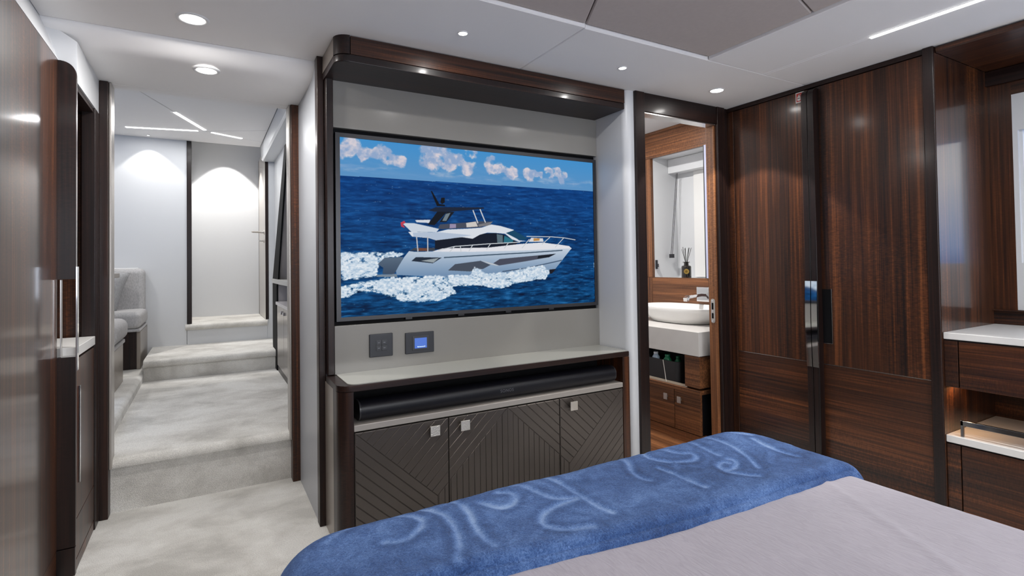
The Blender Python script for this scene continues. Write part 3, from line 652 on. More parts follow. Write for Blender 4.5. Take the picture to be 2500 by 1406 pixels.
obj('pilaster', prism([(0.467, 2.10), (0.414, 2.10), (0.414, 2.05)]+arc(0.464, 2.05, 0.05, 180, 270, 8)+[(0.467, 2.0)], 'Z', 0.0, 0.583), WF, cs, smooth='auto')
bx('pilaster', WV, cs, 1.765, 1.808, 2.0, 2.2, 0, 0.583, 0.002); bx('side_panel', TAUPED, cs, 0.414, 0.44, 2.102, 2.26, 0, 0.583, 0.002)
bx('back_panel', BLACK, cs, 0.44, 1.77, 2.20, 2.234, 0, 0.583); bx('soundbar_shelf', flat('shelf_edge_taupe', (0.36, 0.33, 0.30), 0.35, metal=0.2), cs, 0.4675, 1.7645, 2.0, 2.20, 0.436, 0.460, 0.003)
bx('plinth', BLACK, cs, 0.47, 1.763, 2.06, 2.2, 0, 0.05)
ZT = 0.431; UC = 1.1155; K = 0.93; A0 = 0.645
def fill_slats(region, nx, ny, off, step, gap):
    """parallel strips: n.(p) in [off+k*step]"""
    out = []; ds = [p[0]*nx+p[1]*ny for p in region]
    k0 = math.floor((min(ds)-off)/step); k1 = math.ceil((max(ds)-off)/step)
    for k in range(k0, k1):
        a = off+k*step+gap; b = off+(k+1)*step-gap
        p = clip(region, nx*a, ny*a, nx, ny)
        if len(p) > 2: p = clip(p, nx*b, ny*b, -nx, -ny)
        if len(p) > 2 and poly_area(p) > 7e-5: out.append(p)
    return out
def knob(parent, x, z, s=0.04):
    k = bx('knob', HAMMER, parent, x-s/2, x+s/2, 1.974, 1.980, z-s/2, z+s/2, 0.0012); bx('stem', NICKEL, k, x-s/5, x+s/5, 1.980, 1.998, z-s/5, z+s/5)
nn = math.hypot(K, 1)
for x0, x1, kx in ((0.470, 0.8415, 0.776), (0.8445, 1.3855, 0.906), (1.3885, 1.7625, 1.450)):
    dr = bx('door', SLAT, cs, x0, x1, 2.0028, 2.03, 0.055, ZT)
    full = rect(x0+0.001, x1-0.001, 0.056, ZT-0.001)
    for sgn in (-1, 1):
        half = clip(full, UC, 0, sgn, 0)
        if len(half) < 3: continue
        # inner boundary: z = ZT-K*a ; outer boundary: z = ZT-K*(A0-a), a = sgn*(x-UC)
        inn = (sgn*K/nn, 1/nn); out_ = (-sgn*K/nn, 1/nn)
        oi_ = UC*inn[0]+ZT*inn[1]; oo = (UC+sgn*A0)*out_[0]+ZT*out_[1]
        below_in = clip(half, inn[0]*oi_, inn[1]*oi_, -inn[0], -inn[1]); 
        if len(below_in) > 2: below_in = clip(below_in, UC+sgn*A0/2, 0, -sgn, 0)
        below_out = clip(half, out_[0]*oo, out_[1]*oo, -out_[0], -out_[1])
        if len(below_out) > 2: below_out = clip(below_out, UC+sgn*A0/2, 0, sgn, 0)
        mid = clip(half, inn[0]*oi_, inn[1]*oi_, inn[0], inn[1])
        if len(mid) > 2: mid = clip(mid, out_[0]*oo, out_[1]*oo, out_[0], out_[1])
        regs = []
        if len(below_in) > 2: regs.append((below_in, sgn, 0, UC*sgn, 0.0265))
        if len(below_out) > 2: regs.append((below_out, out_[0], out_[1], oo, 0.032))
        if len(mid) > 2: regs.append((mid, inn[0], inn[1], oi_, 0.032))
        for reg, nx, ny, off, step in regs:
            for p in fill_slats(reg, nx, ny, off, step, 0.0006):
                obj('slat', prism(p, 'Y', 2.0, 2.0085, bev=0.0016), SLAT, dr)
    knob(dr, kx, 0.396)
# ---- soundbar
sb = thing('soundbar', 'long black rounded soundbar on the console shelf', 'soundbar', (1.115, 2.06, 0.461))
def cyl_prof(r=0.0, cy=2.063, cz=0.5005): 
    return [(cy+(0.050-r)*math.copysign(abs(math.cos(a))**0.8, math.cos(a)), cz+(0.039-r)*math.copysign(abs(math.sin(a))**0.8, math.sin(a))) for a in [2*math.pi*k/36 for k in range(36)]]
obj('body', prism(cyl_prof(), 'X', 0.499, 1.731), SBAR, sb, smooth='auto')
for x0, x1 in ((0.493, 0.499), (1.731, 1.737)): obj('end_cap', prism(cyl_prof(0.0015), 'X', x0, x1), BEZEL, sb, smooth='auto')
text_mesh('lettering', 'SONOS', 0.018, (1.122, 2.0128, 0.5015), flat('lettering_grey', (0.10, 0.10, 0.115), 0.5), sb, spacing=1.15)
# ---- wall controls
sw = thing('light_switch', 'square anthracite switch plate with four buttons under the television', 'switch', (0.637, 2.23, 0.664))
bx('plate', PLATE, sw, 0.587, 0.687, 2.227, 2.2349, 0.664, 0.761, 0.003)
BTN = flat('button_dark', (0.034, 0.036, 0.042), 0.35); ICON = flat('button_icon_grey', (0.16, 0.17, 0.19), 0.5)
for i in range(2):
    for j in range(2):
        x0 = 0.6145+i*0.0238; z0 = 0.690+j*0.0228
        b_o = bx('button', BTN, sw, x0, x0+0.0228, 2.2248, 2.2275, z0, z0+0.0218, 0.0008); obj('icon', box(x0+0.007, x0+0.0155, 2.2244, 2.2249, z0+0.0095, z0+0.0125), ICON, b_o)
th = thing('thermostat', 'wide anthracite thermostat with a lit blue display under the television', 'thermostat', (0.808, 2.23, 0.663))
bx('plate', PLATE, th, 0.742, 0.874, 2.227, 2.2349, 0.663, 0.755, 0.003); bx('inner_frame', BTN, th, 0.772, 0.850, 2.2248, 2.2275, 0.677, 0.739, 0.0015)
dsp = obj('display', box(0.7825, 0.8385, 2.2243, 2.2249, 0.685, 0.7297), emit('display_blue', srgb((76, 118, 214)), 0.9), th)
gly = BM(); x = 0.795
for w_, h_ in ((.003, .0052), (.0032, .0036), (.0012, .005), (.003, .0036), (.0042, .0036), (.0032, .0036), (.0026, .0036), (.003, .0036), (.001, .005), (.0022, .0048)):
    abox(gly, x, x+w_, 2.2239, 2.2243, 0.6895, 0.6895+h_); x += w_+0.0010
obj('display_text', gly, emit('display_text_white', (0.7, 0.88, 1.0), 1.0), dsp)

# ================================================================== WARDROBE (starboard)
wd = thing('wardrobe', 'tall dark wooden wardrobe with two doors and chrome pulls', 'wardrobe', (2.6, 1.5, 0))
bx('top_trim', WFY, wd, 2.566, 2.62, 1.04, 1.997, 1.888, CZ-0.001, 0.002); bx('stile', WV, wd, 2.570, 2.62, 1.957, 1.994, 0, 1.887, 0.002)
bx('post', WF, wd, 2.556, 2.64, 1.0, 1.040, 0, CZ-0.001, 0.004); obj('carcass', box(2.592, 3.05, 1.043, 1.99, 0.0, 1.887), BLACK, wd)
INL = flat('thin_metal_inlay', (0.55, 0.50, 0.45), 0.25, metal=1.0)
def wdoor(y0, y1, ylip0, ylip1, notch):
    d = obj('door', box(2.580, 2.592, y0, y1, 0.012, 1.886), WF, wd)
    bx('upper_panel', WV, d, 2.570, 2.582, y0+0.0015, y1-0.0015, 0.5475, 1.885, 0.0015); bx('lower_panel', WY, d, 2.570, 2.582, y0+0.0015, y1-0.0015, 0.015, 0.5445, 0.0015)
    bx('inlay', INL, d, 2.5695, 2.58, y0+0.0015, y1-0.0015, 0.5448, 0.5472)
    lip = prism([(2.575, 0.014), (2.535, 0.014)]+[(2.532, 0.018), (2.532, 1.83)]+arc(2.562, 1.848, 0.030, 180, 90, 7)+[(2.575, 1.878)], 'Y', ylip0, ylip1, bev=0.002)
    lp = obj('pull_lip', lip, WF, d, smooth='auto')
    hb_ = obj('handle', prism([(2.5335, 0.531)]+[(2.5285-0.006*math.sin(math.pi*k/16), 0.531+0.413*k/16) for k in range(17)]+[(2.5335, 0.944)], 'Y', ylip0+0.0008, ylip1-0.0008), CHROME, d, smooth='auto'); tag(hb_, 'polished chrome pull')
    return d
wdoor(1.5255, 1.956, 1.5118, 1.540, 0); d_ = wdoor(1.042, 1.4955, 1.480, 1.5095, 0)
obj('finger_notch', box(2.5688, 2.5700, 1.436, 1.4795, 0.648, 0.905), BLACK, d_)
nf = BM(); abox(nf, 2.5675, 2.5692, 1.434, 1.4365, 0.646, 0.907); abox(nf, 2.5675, 2.5692, 1.4365, 1.4795, 0.6455, 0.6475); obj('notch_edge', nf, INL, d_)
# fire extinguisher sign
sg = thing('fire_sign', 'small red and white fire extinguisher sign at the top of the wardrobe', 'sign', (2.569, 1.57, 1.832))
bx('plate', flat('sign_white', (0.78, 0.76, 0.75), 0.4), sg, 2.5685, 2.5698, 1.545, 1.588, 1.832, 1.884)
RED = flat('sign_red', (0.55, 0.03, 0.02), 0.4); SW = flat('sign_symbol_white', (0.8, 0.78, 0.76), 0.4)
obj('red_field', box(2.5680, 2.5686, 1.549, 1.584, 1.837, 1.879), RED, sg)
ex = BM(); prism(rrect(1.563, 1.579, 1.842, 1.864, 0.003, 3), 'X', 2.5676, 2.5681, ex); abox(ex, 2.5676, 2.5681, 1.568, 1.574, 1.864, 1.872); abox(ex, 2.5676, 2.5681, 1.562, 1.574, 1.868, 1.871)
sy = obj('extinguisher_symbol', ex, SW, sg); obj('symbol_band', box(2.5674, 2.5677, 1.566, 1.577, 1.853, 1.856), BLACK, sg)

# ================================================================== BEDSIDE HULL UNIT
hu = thing('bedside_cabinet', 'dark wooden bedside cabinet with drawers and open shelf under the window', 'cabinet', (2.82, 0.0, 0))
sd = bx('side_panel', WG, hu, 2.5605, 3.065, 0.9985, 0.9999, 0, 1.881); 
bx('canopy', WY, hu, 2.5705, 3.065, -1.5, 0.998, 1.882, 1.905, 0.002)
bx('stile', WY, hu, 2.570, 2.60, 0.953, 0.998, 0.533, 0.716, 0.0015)
for y0, y1 in ((0.30, 0.9495), (-0.36, 0.2965), (-1.02, -0.3635)):
    bx('drawer', WY, hu, 2.570, 2.60, y0, y1, 0.533, 0.716, 0.0015)
bx('drawer_box', WV, hu, 2.60, 3.06, -1.5, 0.998, 0.5335, 0.7155)
bx('shelf_back', WY, hu, 3.045, 3.064, -1.5, 0.998, 0.306, 0.533)
bx('stile', WY, hu, 2.570, 2.60, 0.953, 0.998, 0.0, 0.305, 0.0015)
for y0, y1 in ((0.30, 0.9495), (-0.36, 0.2965), (-1.02, -0.3635)):
    bx('drawer', WY, hu, 2.570, 2.60, y0, y1, 0.01, 0.305, 0.0015)
obj('base', box(2.60, 3.06, -1.5, 0.998, 0.0, 0.305), BLACK, hu)
bx('shadow_gap', GAP, hu, 2.578, 3.06, -1.5, 0.998, 0.716, 0.722); bx('shadow_gap', GAP, hu, 2.578, 3.06, -1.5, 0.998, 0.305, 0.312)
tag(bx('stone_countertop', STONE, None, 2.566, 3.064, -1.5, 0.998, 0.722, 0.749, 0.003), 'white stone countertop under the bedside window', 'countertop')
sh_ = bx('shelf_slab', STONE, hu, 2.566, 3.045, -1.5, 0.998, 0.312, 0.341, 0.003)
rail = obj('gallery_rail', tube([(2.582, 0.952, 0.341), (2.582, 0.952, 0.398), (2.582, -1.2, 0.398)], 0.001), CHROME, hu)
bm2 = BM(); abox(bm2, 2.577, 2.588, 0.944, 0.954, 0.341, 0.405, 0.0015); abox(bm2, 2.577, 2.588, -1.2, 0.954, 0.385, 0.405, 0.0015)
for y in (0.25, -0.5): abox(bm2, 2.577, 2.588, y, y+0.01, 0.341, 0.386)
rail_me = rail; bpy.data.objects.remove(rail_me, do_unlink=True)
tag(obj('gallery_rail', bm2, flat('smoked_chrome', (0.25, 0.24, 0.24), 0.12, metal=1.0), hu), 'dark chrome rail')
lw = thing('shelf_lamp', 'slim warm lamp under the bedside drawer', 'light strip', (2.66, 0.975, 0.53))
obj('diffuser', box(2.64, 2.68, 0.965, 0.985, 0.5285, 0.5325), emit('warm_led', (1.0, 0.55, 0.2), 5), lw)
wl_ = bpy.data.lights.new('shelf_light', 'AREA'); wl_.shape = 'RECTANGLE'; wl_.size = 0.10; wl_.size_y = 0.012; wl_.energy = 0.28; wl_.color = (1.0, 0.55, 0.25)
wo_ = bpy.data.objects.new('shelf_light', wl_); COL.objects.link(wo_); wo_.parent = lw; wo_.location = (0.0, 0.0, -0.004)

# ================================================================== TALL PORT CABINET
tc = thing('tall_cabinet', 'tall glossy dark wooden cabinet door filling the left edge', 'cabinet', (-0.5, 1.0, 0))
dl = bx('door', WG, tc, -0.475, -0.445, -1.5, 2.352, 0.098, 1.774)
bx('plinth', WY, tc, -0.475, -0.446, -1.5, 2.352, 0, 0.095)
fin = BM()
prism([(-0.447, 1.016), (-0.397, 1.016), (-0.395, 1.018), (-0.395, 1.73)]+arc(-0.437, 1.732, 0.042, 0, 90, 8)+[(-0.447, 1.774)], 'Y', 2.353, 2.373, fin, bev=0.0015)
prism([(-0.447, 0.098), (-0.397, 0.098), (-0.395, 0.100), (-0.395, 0.748), (-0.447, 0.748)], 'Y', 2.353, 2.373, fin, bev=0.0015)
obj('pull_lip', fin, WF, tc, smooth='auto'); bx('plinth', WF, tc, -0.475, -0.396, 2.353, 2.373, 0, 0.095, 0.001)
bx('handle', CHROME, tc, -0.3955, -0.390, 2.352, 2.376, 0.70, 1.06, 0.001)
bx('handle_insert', NICKEL, tc, -0.4375, -0.434, 2.3535, 2.3725, 0.750, 1.0145); bx('handle_insert', NICKEL, tc, -0.434, -0.3955, 2.3535, 2.3725, 0.7482, 0.7505)
bx('edge_strip', NICKEL, tc, -0.396, -0.3945, 2.362, 2.3735, 1.06, 1.72)
# low dresser with niche between cabinet and doorway
dz = thing('dresser', 'low wooden dresser in the niche beside the passage doorway', 'cabinet', (-0.55, 2.58, 0))
for z0, z1 in ((0.003, 0.040), (0.043, 0.178), (0.181, 0.735)): bx('drawer', WV, dz, -0.425, -0.398, 2.376, 2.715, z0, z1, 0.0015)
bx('carcass', BLACK, dz, -0.75, -0.4255, 2.376, 2.715, 0, 0.735); bx('end_post', WF, dz, -0.44, -0.394, 2.717, 2.796, 0, 1.707, 0.003)
bx('niche_side', WV, dz, -0.75, -0.4405, 2.775, 2.796, 0.74, 1.707); bx('niche_back', WV, dz, -0.756, -0.75, 2.376, 2.775, 0.0, 1.707); bx('niche_top', WF, dz, -0.75, -0.401, 2.376, 2.7745, 1.690, 1.707)
bx('cable_grommet', CHROME, dz, -0.398, -0.390, 2.40, 2.412, 0.30, 0.64, 0.001)
tag(bx('stone_countertop', STONE, None, -0.75, -0.394, 2.376, 2.716, 0.745, 0.779, 0.002), 'white countertop on the low dresser behind the cabinet pull', 'countertop')

# ================================================================== DINETTE AND SALOON
def fabric(name, col, scale=160):
    m, N, L, b = base(name); t_ = N.new('ShaderNodeTexCoord')
    n1 = N.new('ShaderNodeTexNoise'); n1.inputs['Scale'].default_value = scale; n1.inputs['Detail'].default_value = 3
    mp = N.new('ShaderNodeMapping'); mp.inputs['Scale'].default_value = (1, 1, 0.35); L.new(t_.outputs['Object'], mp.inputs['Vector']); L.new(mp.outputs[0], n1.inputs['Vector'])
    mx = N.new('ShaderNodeMix'); mx.data_type = 'RGBA'; mx.inputs['A'].default_value = (*[c*0.6 for c in col], 1); mx.inputs['B'].default_value = (*[min(1, c*1.35) for c in col], 1)
    L.new(n1.outputs['Fac'], mx.inputs['Factor']); L.new(mx.outputs['Result'], b.inputs['Base Color']); b.inputs['Roughness'].default_value = 0.95; b.inputs['Specular IOR Level'].default_value = 0.1
    bp = N.new('ShaderNodeBump'); bp.inputs['Strength'].default_value = 0.4; bp.inputs['Distance'].default_value = 0.003; L.new(n1.outputs['Fac'], bp.inputs['Height']); L.new(bp.outputs[0], b.inputs['Normal'])
    return m
TWEED = fabric('light_grey_tweed', (0.47, 0.46, 0.46)); TWEEDD = fabric('grey_cushion_weave', (0.34, 0.34, 0.345))
s1 = thing('dinette_bench', 'light grey upholstered bench against the far saloon wall', 'bench', (-0.9, 5.1, 0.29))
bx('base_front', WF, s1, -1.5, -0.462, 4.895, 4.92, 0.293, 0.575, 0.002); bx('base_seam', GAP, s1, -0.507, -0.503, 4.893, 4.896, 0.295, 0.573)
bx('base_end', TAUPED, s1, -0.4615, -0.437, 4.885, 5.418, 0.293, 0.575, 0.002)
bx('skirt', TWEED, s1, -1.5, -0.434, 4.85, 5.40, 0.577, 0.60, 0.008, 3)
bx('seat_cushion', TWEED, s1, -1.5, -0.430, 4.83, 5.39, 0.60, 0.725, 0.04, 4)
bx('backrest', TWEED, s1, -1.5, -0.445, 5.27, 5.418, 0.68, 1.052, 0.045, 4); bx('back_piping', flat('white_piping', (0.7, 0.7, 0.7), 0.7), s1, -1.46, -0.49, 5.30, 5.36, 1.045, 1.056, 0.005)
s2 = thing('dinette_bench', 'near light grey bench with its back to the doorway', 'bench', (-0.9, 4.1, 0.29))
bx('base_end', TAUPED, s2, -0.52, -0.492, 3.80, 4.42, 0.293, 0.545, 0.002); bx('base_front', WF, s2, -1.5, -0.521, 4.39, 4.42, 0.293, 0.545)
bx('skirt', TWEED, s2, -1.5, -0.486, 3.80, 4.47, 0.547, 0.575, 0.008, 3); bx('seat_cushion', TWEED, s2, -1.5, -0.470, 3.95, 4.50, 0.575, 0.715, 0.05, 4)
bx('backrest', TWEED, s2, -1.5, -0.535, 3.78, 3.98, 0.575, 1.0, 0.05, 4)
tb = thing('dinette_table', 'grey dinette table edge between the two benches', 'table', (-1.0, 4.65, 0.29))
bx('table_top', TAUPED, tb, -1.5, -0.560, 4.50, 4.85, 0.985, 1.018, 0.003); bx('leg', NICKEL, tb, -1.08, -1.0, 4.64, 4.72, 0.293, 0.985, 0.01)
# scatter cushion leaning on the far bench
cu = BM(); n = 14
for sgn in (1, -1):
    gr = []
    for i in range(n+1):
        row = []
        for j in range(n+1):
            a = i/n*2-1; b2 = j/n*2-1
            pinch = 1-0.10*(1-abs(a))*(abs(b2) > 0.98)-0.0
            h = 0.07*max(0, (1-a**4))**0.6*max(0, (1-b2**4))**0.6
            row.append(cu.verts.new((a*0.17*(1-0.06*(1-b2*b2)), sgn*h, b2*0.17*(1-0.06*(1-a*a)))))
        gr.append(row)
    for i in range(n):
        for j in range(n): cu.faces.new((gr[i][j], gr[i+1][j], gr[i+1][j+1], gr[i][j+1]))
bmesh.ops.remove_doubles(cu, verts=cu.verts, dist=1e-5)
bmesh.ops.transform(cu, matrix=Matrix.Translation((-0.735, 5.15, 0.898)) @ Matrix.Rotation(R(-18), 4, 'X') @ Matrix.Rotation(R(14), 4, 'Y'), verts=cu.verts)
tag(obj('scatter_cushion', cu, TWEEDD, smooth=True), 'darker grey scatter cushion leaning on the far bench', 'cushion')
# galley cabinet on the starboard side of the passage
gc = thing('galley_cabinet', 'low satin galley cabinet with two doors right of the passage', 'cabinet', (0.55, 4.0, 0.235))
SAT = flat('satin_bronze_door', (0.36, 0.33, 0.31), 0.25, metal=0.7)
for y0, y1, ky in ((3.70, 4.126, 4.075), (4.130, 4.53, 4.21)):
    dd = bx('door', SAT, gc, 0.475, 0.495, y0, y1, 0.285, 0.752, 0.002); bx('knob', CHROME, dd, 0.462, 0.475, ky-0.012, ky+0.012, 0.700, 0.724, 0.002)
bx('door', SAT, gc, 0.475, 0.495, 3.26, 3.696, 0.285, 0.752, 0.002)
bx('plinth', WFY, gc, 0.480, 0.50, 2.905, 4.53, 0.236, 0.283); bx('carcass', BLACK, gc, 0.4955, 0.549, 2.905, 4.53, 0.236, 0.752); bx('worktop', flat('pale_mauve_worktop', (0.58, 0.55, 0.56), 0.25), gc, 0.466, 0.549, 2.905, 4.55, 0.753, 0.776, 0.002)
gs = thing('galley_shelf', 'slanted black side panel with pale shelf above the galley cabinet', 'shelf', (0.55, 4.5, 0.235))
obj('side_panel', prism([(4.835, 0.236), (4.835, 0.955), (4.02, 1.90), (3.89, 1.90), (4.465, 0.955), (4.555, 0.90), (4.555, 0.236)], 'X', 0.474, 0.486), BLACK, gs)
obj('side_lining', prism([(4.835, 0.236), (4.835, 0.955), (4.02, 1.90), (3.93, 1.90), (4.50, 0.955), (4.56, 0.90), (4.56, 0.236)], 'X', 0.4865, 0.549), flat('mauve_grey_lining', (0.36, 0.34, 0.345), 0.4), gs)
bx('edge_trim', NICKEL, gs, 0.4725, 0.476, 4.838, 4.843, 0.40, 0.955)
bx('shelf_board', flat('shelf_pale_grey', (0.50, 0.49, 0.47), 0.4), gs, 0.466, 0.549, 2.905, 4.82, 0.916, 0.951, 0.002)
bk = thing('power_socket', 'small black socket on the back of the galley niche', 'socket', (0.54, 4.05, 0.79))
bx('plate', PLATE, bk, 0.537, 0.549, 4.02, 4.20, 0.80, 0.85, 0.002); bx('holder', flat('holder_grey', (0.4, 0.4, 0.4), 0.4), bk, 0.52, 0.549, 3.98, 4.26, 0.777, 0.797, 0.002)
# far door standing open against the starboard side of the alcove
fd = thing('door_3', 'grey edged far door with lever handle standing open', 'door', (0.48, 5.8, 0.563), kind='structure')
DG = flat('door_edge_taupe', (0.46, 0.43, 0.40), 0.3, metal=0.3)
bx('door_leaf', DG, fd, 0.470, 0.496, 5.425, 6.145, 0.564, 2.155, 0.002); bx('edge_strip', WF, fd, 0.4705, 0.496, 5.418, 5.4245, 0.564, 2.03); bx('edge_strip', WF, fd, 0.4685, 0.4705, 6.09, 6.10, 0.564, 2.155)
lv = BM(); tube([(0.470, 5.52, 1.375), (0.430, 5.52, 1.375)], 0.010, 10, lv); tube([(0.434, 5.52, 1.375), (0.434, 5.50, 1.375), (0.36, 5.46, 1.375)], 0.008, 10, lv); tube([(0.470, 5.52, 1.375), (0.464, 5.52, 1.375)], 0.022, 14, lv)
obj('lever_handle', lv, NICKEL, fd, smooth='auto')
lk = BM(); tube([(0.470, 5.52, 1.295), (0.462, 5.52, 1.295)], 0.020, 14, lk); tube([(0.462, 5.52, 1.295), (0.43, 5.52, 1.295)], 0.008, 10, lk); tube([(0.432, 5.54, 1.295), (0.432, 5.50, 1.295)], 0.007, 10, lk); obj('thumb_turn', lk, NICKEL, fd, smooth='auto')

# ================================================================== BATHROOM
vn = thing('vanity_cabinet', 'walnut bathroom vanity with two doors drawer and open bay', 'cabinet', (2.7, 2.5, -0.02))
VX = 2.45
for y0, y1, ky in ((2.125, 2.318, 2.268), (2.322, 2.72, 2.375)):
    d_ = bx('door', WB, vn, VX, VX+0.018, y0, y1, 0.042, 0.276, 0.0015)
    k_ = bx('knob', NICKEL, d_, VX-0.020, VX-0.014, ky-0.014, ky+0.014, 0.205, 0.242, 0.001); bx('stem', NICKEL, k_, VX-0.014, VX, ky-0.005, ky+0.005, 0.218, 0.229)
bx('door', WB, vn, VX, VX+0.018, 2.724, 3.1, 0.042, 0.276, 0.0015)
bx('toe_kick', WB, vn, VX+0.0, VX+0.05, 2.12, 3.3, -0.02, 0.038); obj('carcass', box(VX+0.018, 2.99, 2.13, 3.3, -0.02, 0.276), BLACK, vn)
bx('bay_floor', WB, vn, VX-0.004, 2.99, 2.12, 3.3, 0.277, 0.300, 0.001); bx('bay_edge', flat('bay_edge_pale', (0.55, 0.48, 0.38), 0.4), vn, VX+0.02, VX+0.024, 2.236, 3.3, 0.300, 0.314)
bx('drawer', WB, vn, VX, VX+0.3, 2.125, 2.234, 0.312, 0.494, 0.0015); obj('bay_back', box(2.75, 2.78, 2.12, 3.3, 0.30, 0.497), BLACK, vn); bx('top_rail', WF, vn, VX+0.01, 2.99, 2.12, 3.3, 0.4945, 0.4965)
tag(bx('stone_countertop', STONEV, None, VX-0.005, 2.999, 2.122, 3.35, 0.497, 0.638, 0.003), 'thick veined grey stone vanity top in the bathroom', 'countertop')
# oval countertop basin, flared
bs = BM(); cxb, cyb = 2.81, 2.56; n = 40
def ring(ax, ay, z, p=2.6):
    r_ = []
    for k in range(n):
        a = 2*math.pi*k/n; c, s = math.cos(a), math.sin(a)
        r_.append(bs.verts.new((cxb+ax*math.copysign(abs(c)**(2/p), c), cyb+ay*math.copysign(abs(s)**(2/p), s), z)))
    return r_
prof = [(0.13, 0.20, 0.6385), (0.15, 0.225, 0.642), (0.165, 0.27, 0.675), (0.178, 0.315, 0.715), (0.185, 0.34, 0.742), (0.182, 0.338, 0.746), (0.176, 0.330, 0.742), (0.165, 0.30, 0.70), (0.14, 0.24, 0.665), (0.05, 0.08, 0.655)]
rs = [ring(*q) for q in prof]
for A, B in zip(rs, rs[1:]):
    for k in range(n): bs.faces.new((A[k], A[(k+1) % n], B[(k+1) % n], B[k]))
bs.faces.new(rs[0][::-1]); bs.faces.new(rs[-1])
tag(obj('basin', bs, CERAMIC, smooth=True), 'white boat shaped ceramic basin on the vanity top', 'basin')
fc = thing('faucet', 'wall mounted chrome basin faucet with square plate', 'faucet', (2.98, 2.45, 0.76))
bx('wall_plate', CHROME, fc, 2.984, 2.9995, 2.42, 2.60, 0.765, 0.865, 0.002)
sp_ = BM(); prism([(2.985, 0.800), (2.985, 0.822), (2.86, 0.812), (2.835, 0.795), (2.838, 0.772), (2.856, 0.772), (2.862, 0.792)], 'Y', 2.555, 2.587, sp_, bev=0.001); obj('spout', sp_, CHROME, fc)
obj('mixer_knob', lathe([(0.001, 2.0), (0.001, 2.001)], 0, 0, 6), CHROME, fc); bpy.data.objects.remove(bpy.data.objects['mixer_knob'], do_unlink=True)
mk = BM(); tube([(2.985, 2.46, 0.812), (2.945, 2.46, 0.812)], 0.024, 16, mk); tube([(2.955, 2.46, 0.82), (2.945, 2.46, 0.87)], 0.005, 8, mk); obj('mixer_knob', mk, CHROME, fc, smooth='auto')
# basket with bottles in the open bay
bk2 = thing('storage_basket', 'black basket with pale drawstring in the vanity bay', 'basket', (2.56, 2.44, 0.30))
DK = flat('black_neoprene', (0.018, 0.018, 0.020), 0.6)
bw = BM(); o_ = rrect(2.475, 2.70, 2.315, 2.60, 0.03); i_ = rrect(2.483, 2.692, 2.323, 2.592, 0.025)
zt, zb_ = 0.435, 0.3005
vo0 = [bw.verts.new((x, y, zb_)) for x, y in o_]; vo1 = [bw.verts.new((x+(x-2.59)*0.05, y+(y-2.46)*0.05, zt)) for x, y in o_]; vi1 = [bw.verts.new((x+(x-2.59)*0.05, y+(y-2.46)*0.05, zt)) for x, y in i_]; vi0 = [bw.verts.new((x, y, zb_+0.01)) for x, y in i_]
m_ = len(o_)
for A, B in ((vo0, vo1), (vo1, vi1), (vi1, vi0)):
    for k in range(m_): bw.faces.new((A[k], A[(k+1) % m_], B[(k+1) % m_], B[k]))
bw.faces.new(vo0[::-1]); bw.faces.new(vi0)
obj('body', bw, DK, bk2, smooth='auto'); obj('drawstring', tube([(2.469, 2.425, 0.435), (2.468, 2.415, 0.39), (2.470, 2.405, 0.32), (2.468, 2.400, 0.305)], 0.0022, 6), flat('pale_string', (0.7, 0.66, 0.58), 0.8), bk2)
def bottle(x, y, r, z1, mat, label, capmat):
    t = thing('bottle', label, 'bottle', (x, y, 0.311)); obj('body', lathe([(r*0.9, 0.311), (r, 0.32), (r, z1-0.03), (r*0.5, z1-0.012), (r*0.5, z1-0.01)], x, y, 16), mat, t, smooth='auto'); obj('cap', lathe([(r*0.62, z1-0.011), (r*0.62, z1), (r*0.5, z1+0.003)], x, y, 14), capmat, t, smooth='auto')
CLR = flat('pale_blue_plastic', (0.50, 0.60, 0.72), 0.2); GRN = flat('green_plastic', (0.02, 0.22, 0.10), 0.3)
bottle(2.53, 2.545, 0.024, 0.462, CLR, 'pale blue bottle standing in the black basket', flat('cap_white', (0.75, 0.77, 0.8), 0.3))
bottle(2.53, 2.445, 0.026, 0.458, GRN, 'large green topped bottle in the black basket', GRN); bottle(2.56, 2.385, 0.022, 0.452, GRN, 'smaller green topped bottle in the basket corner', GRN)
# reed diffuser on the ledge
rd = thing('reed_diffuser', 'black glass reed diffuser with gold seal on the bathroom ledge', 'diffuser', (3.06, 2.72, 0.9205))
GLB = flat('black_glass', (0.012, 0.009, 0.008), 0.08, coat=0.3); x, y, z = 3.06, 2.755, 0.9205
obj('bottle', lathe([(0.032, z), (0.035, z+0.004), (0.035, z+0.085), (0.031, z+0.093), (0.017, z+0.097), (0.016, z+0.116), (0.026, z+0.118), (0.026, z+0.122), (0.012, z+0.123)], x, y, 24), GLB, rd, smooth='auto')
dv = Vector((-x, -y, 0)).normalized(); cc = Vector((x, y, z+0.052))+dv*0.0345
sl = BM(); tube([cc, cc+dv*0.003], 0.019, 18, sl); sl_o = obj('gold_seal', sl, flat('gold_foil', (0.75, 0.52, 0.15), 0.3, metal=1.0), rd, smooth='auto')
sl2 = BM(); tube([cc+dv*0.0032, cc+dv*0.0042], 0.009, 12, sl2); obj('seal_motif', sl2, flat('dark_gold', (0.35, 0.22, 0.05), 0.4, metal=1.0), sl_o)
random.seed(3)
for k in range(7):
    a = 2*math.pi*k/7; t_ = 0.018+0.012*random.random()
    obj('reed', tube([(x+0.004*math.cos(a), y+0.004*math.sin(a), z+0.11), (x+t_*1.3*math.cos(a), y+t_*1.3*math.sin(a), z+0.215+0.02*random.random())], 0.0019, 6), flat('reed_black', (0.02, 0.02, 0.02), 0.7) if k == 0 else bpy.data.materials['reed_black'], rd)
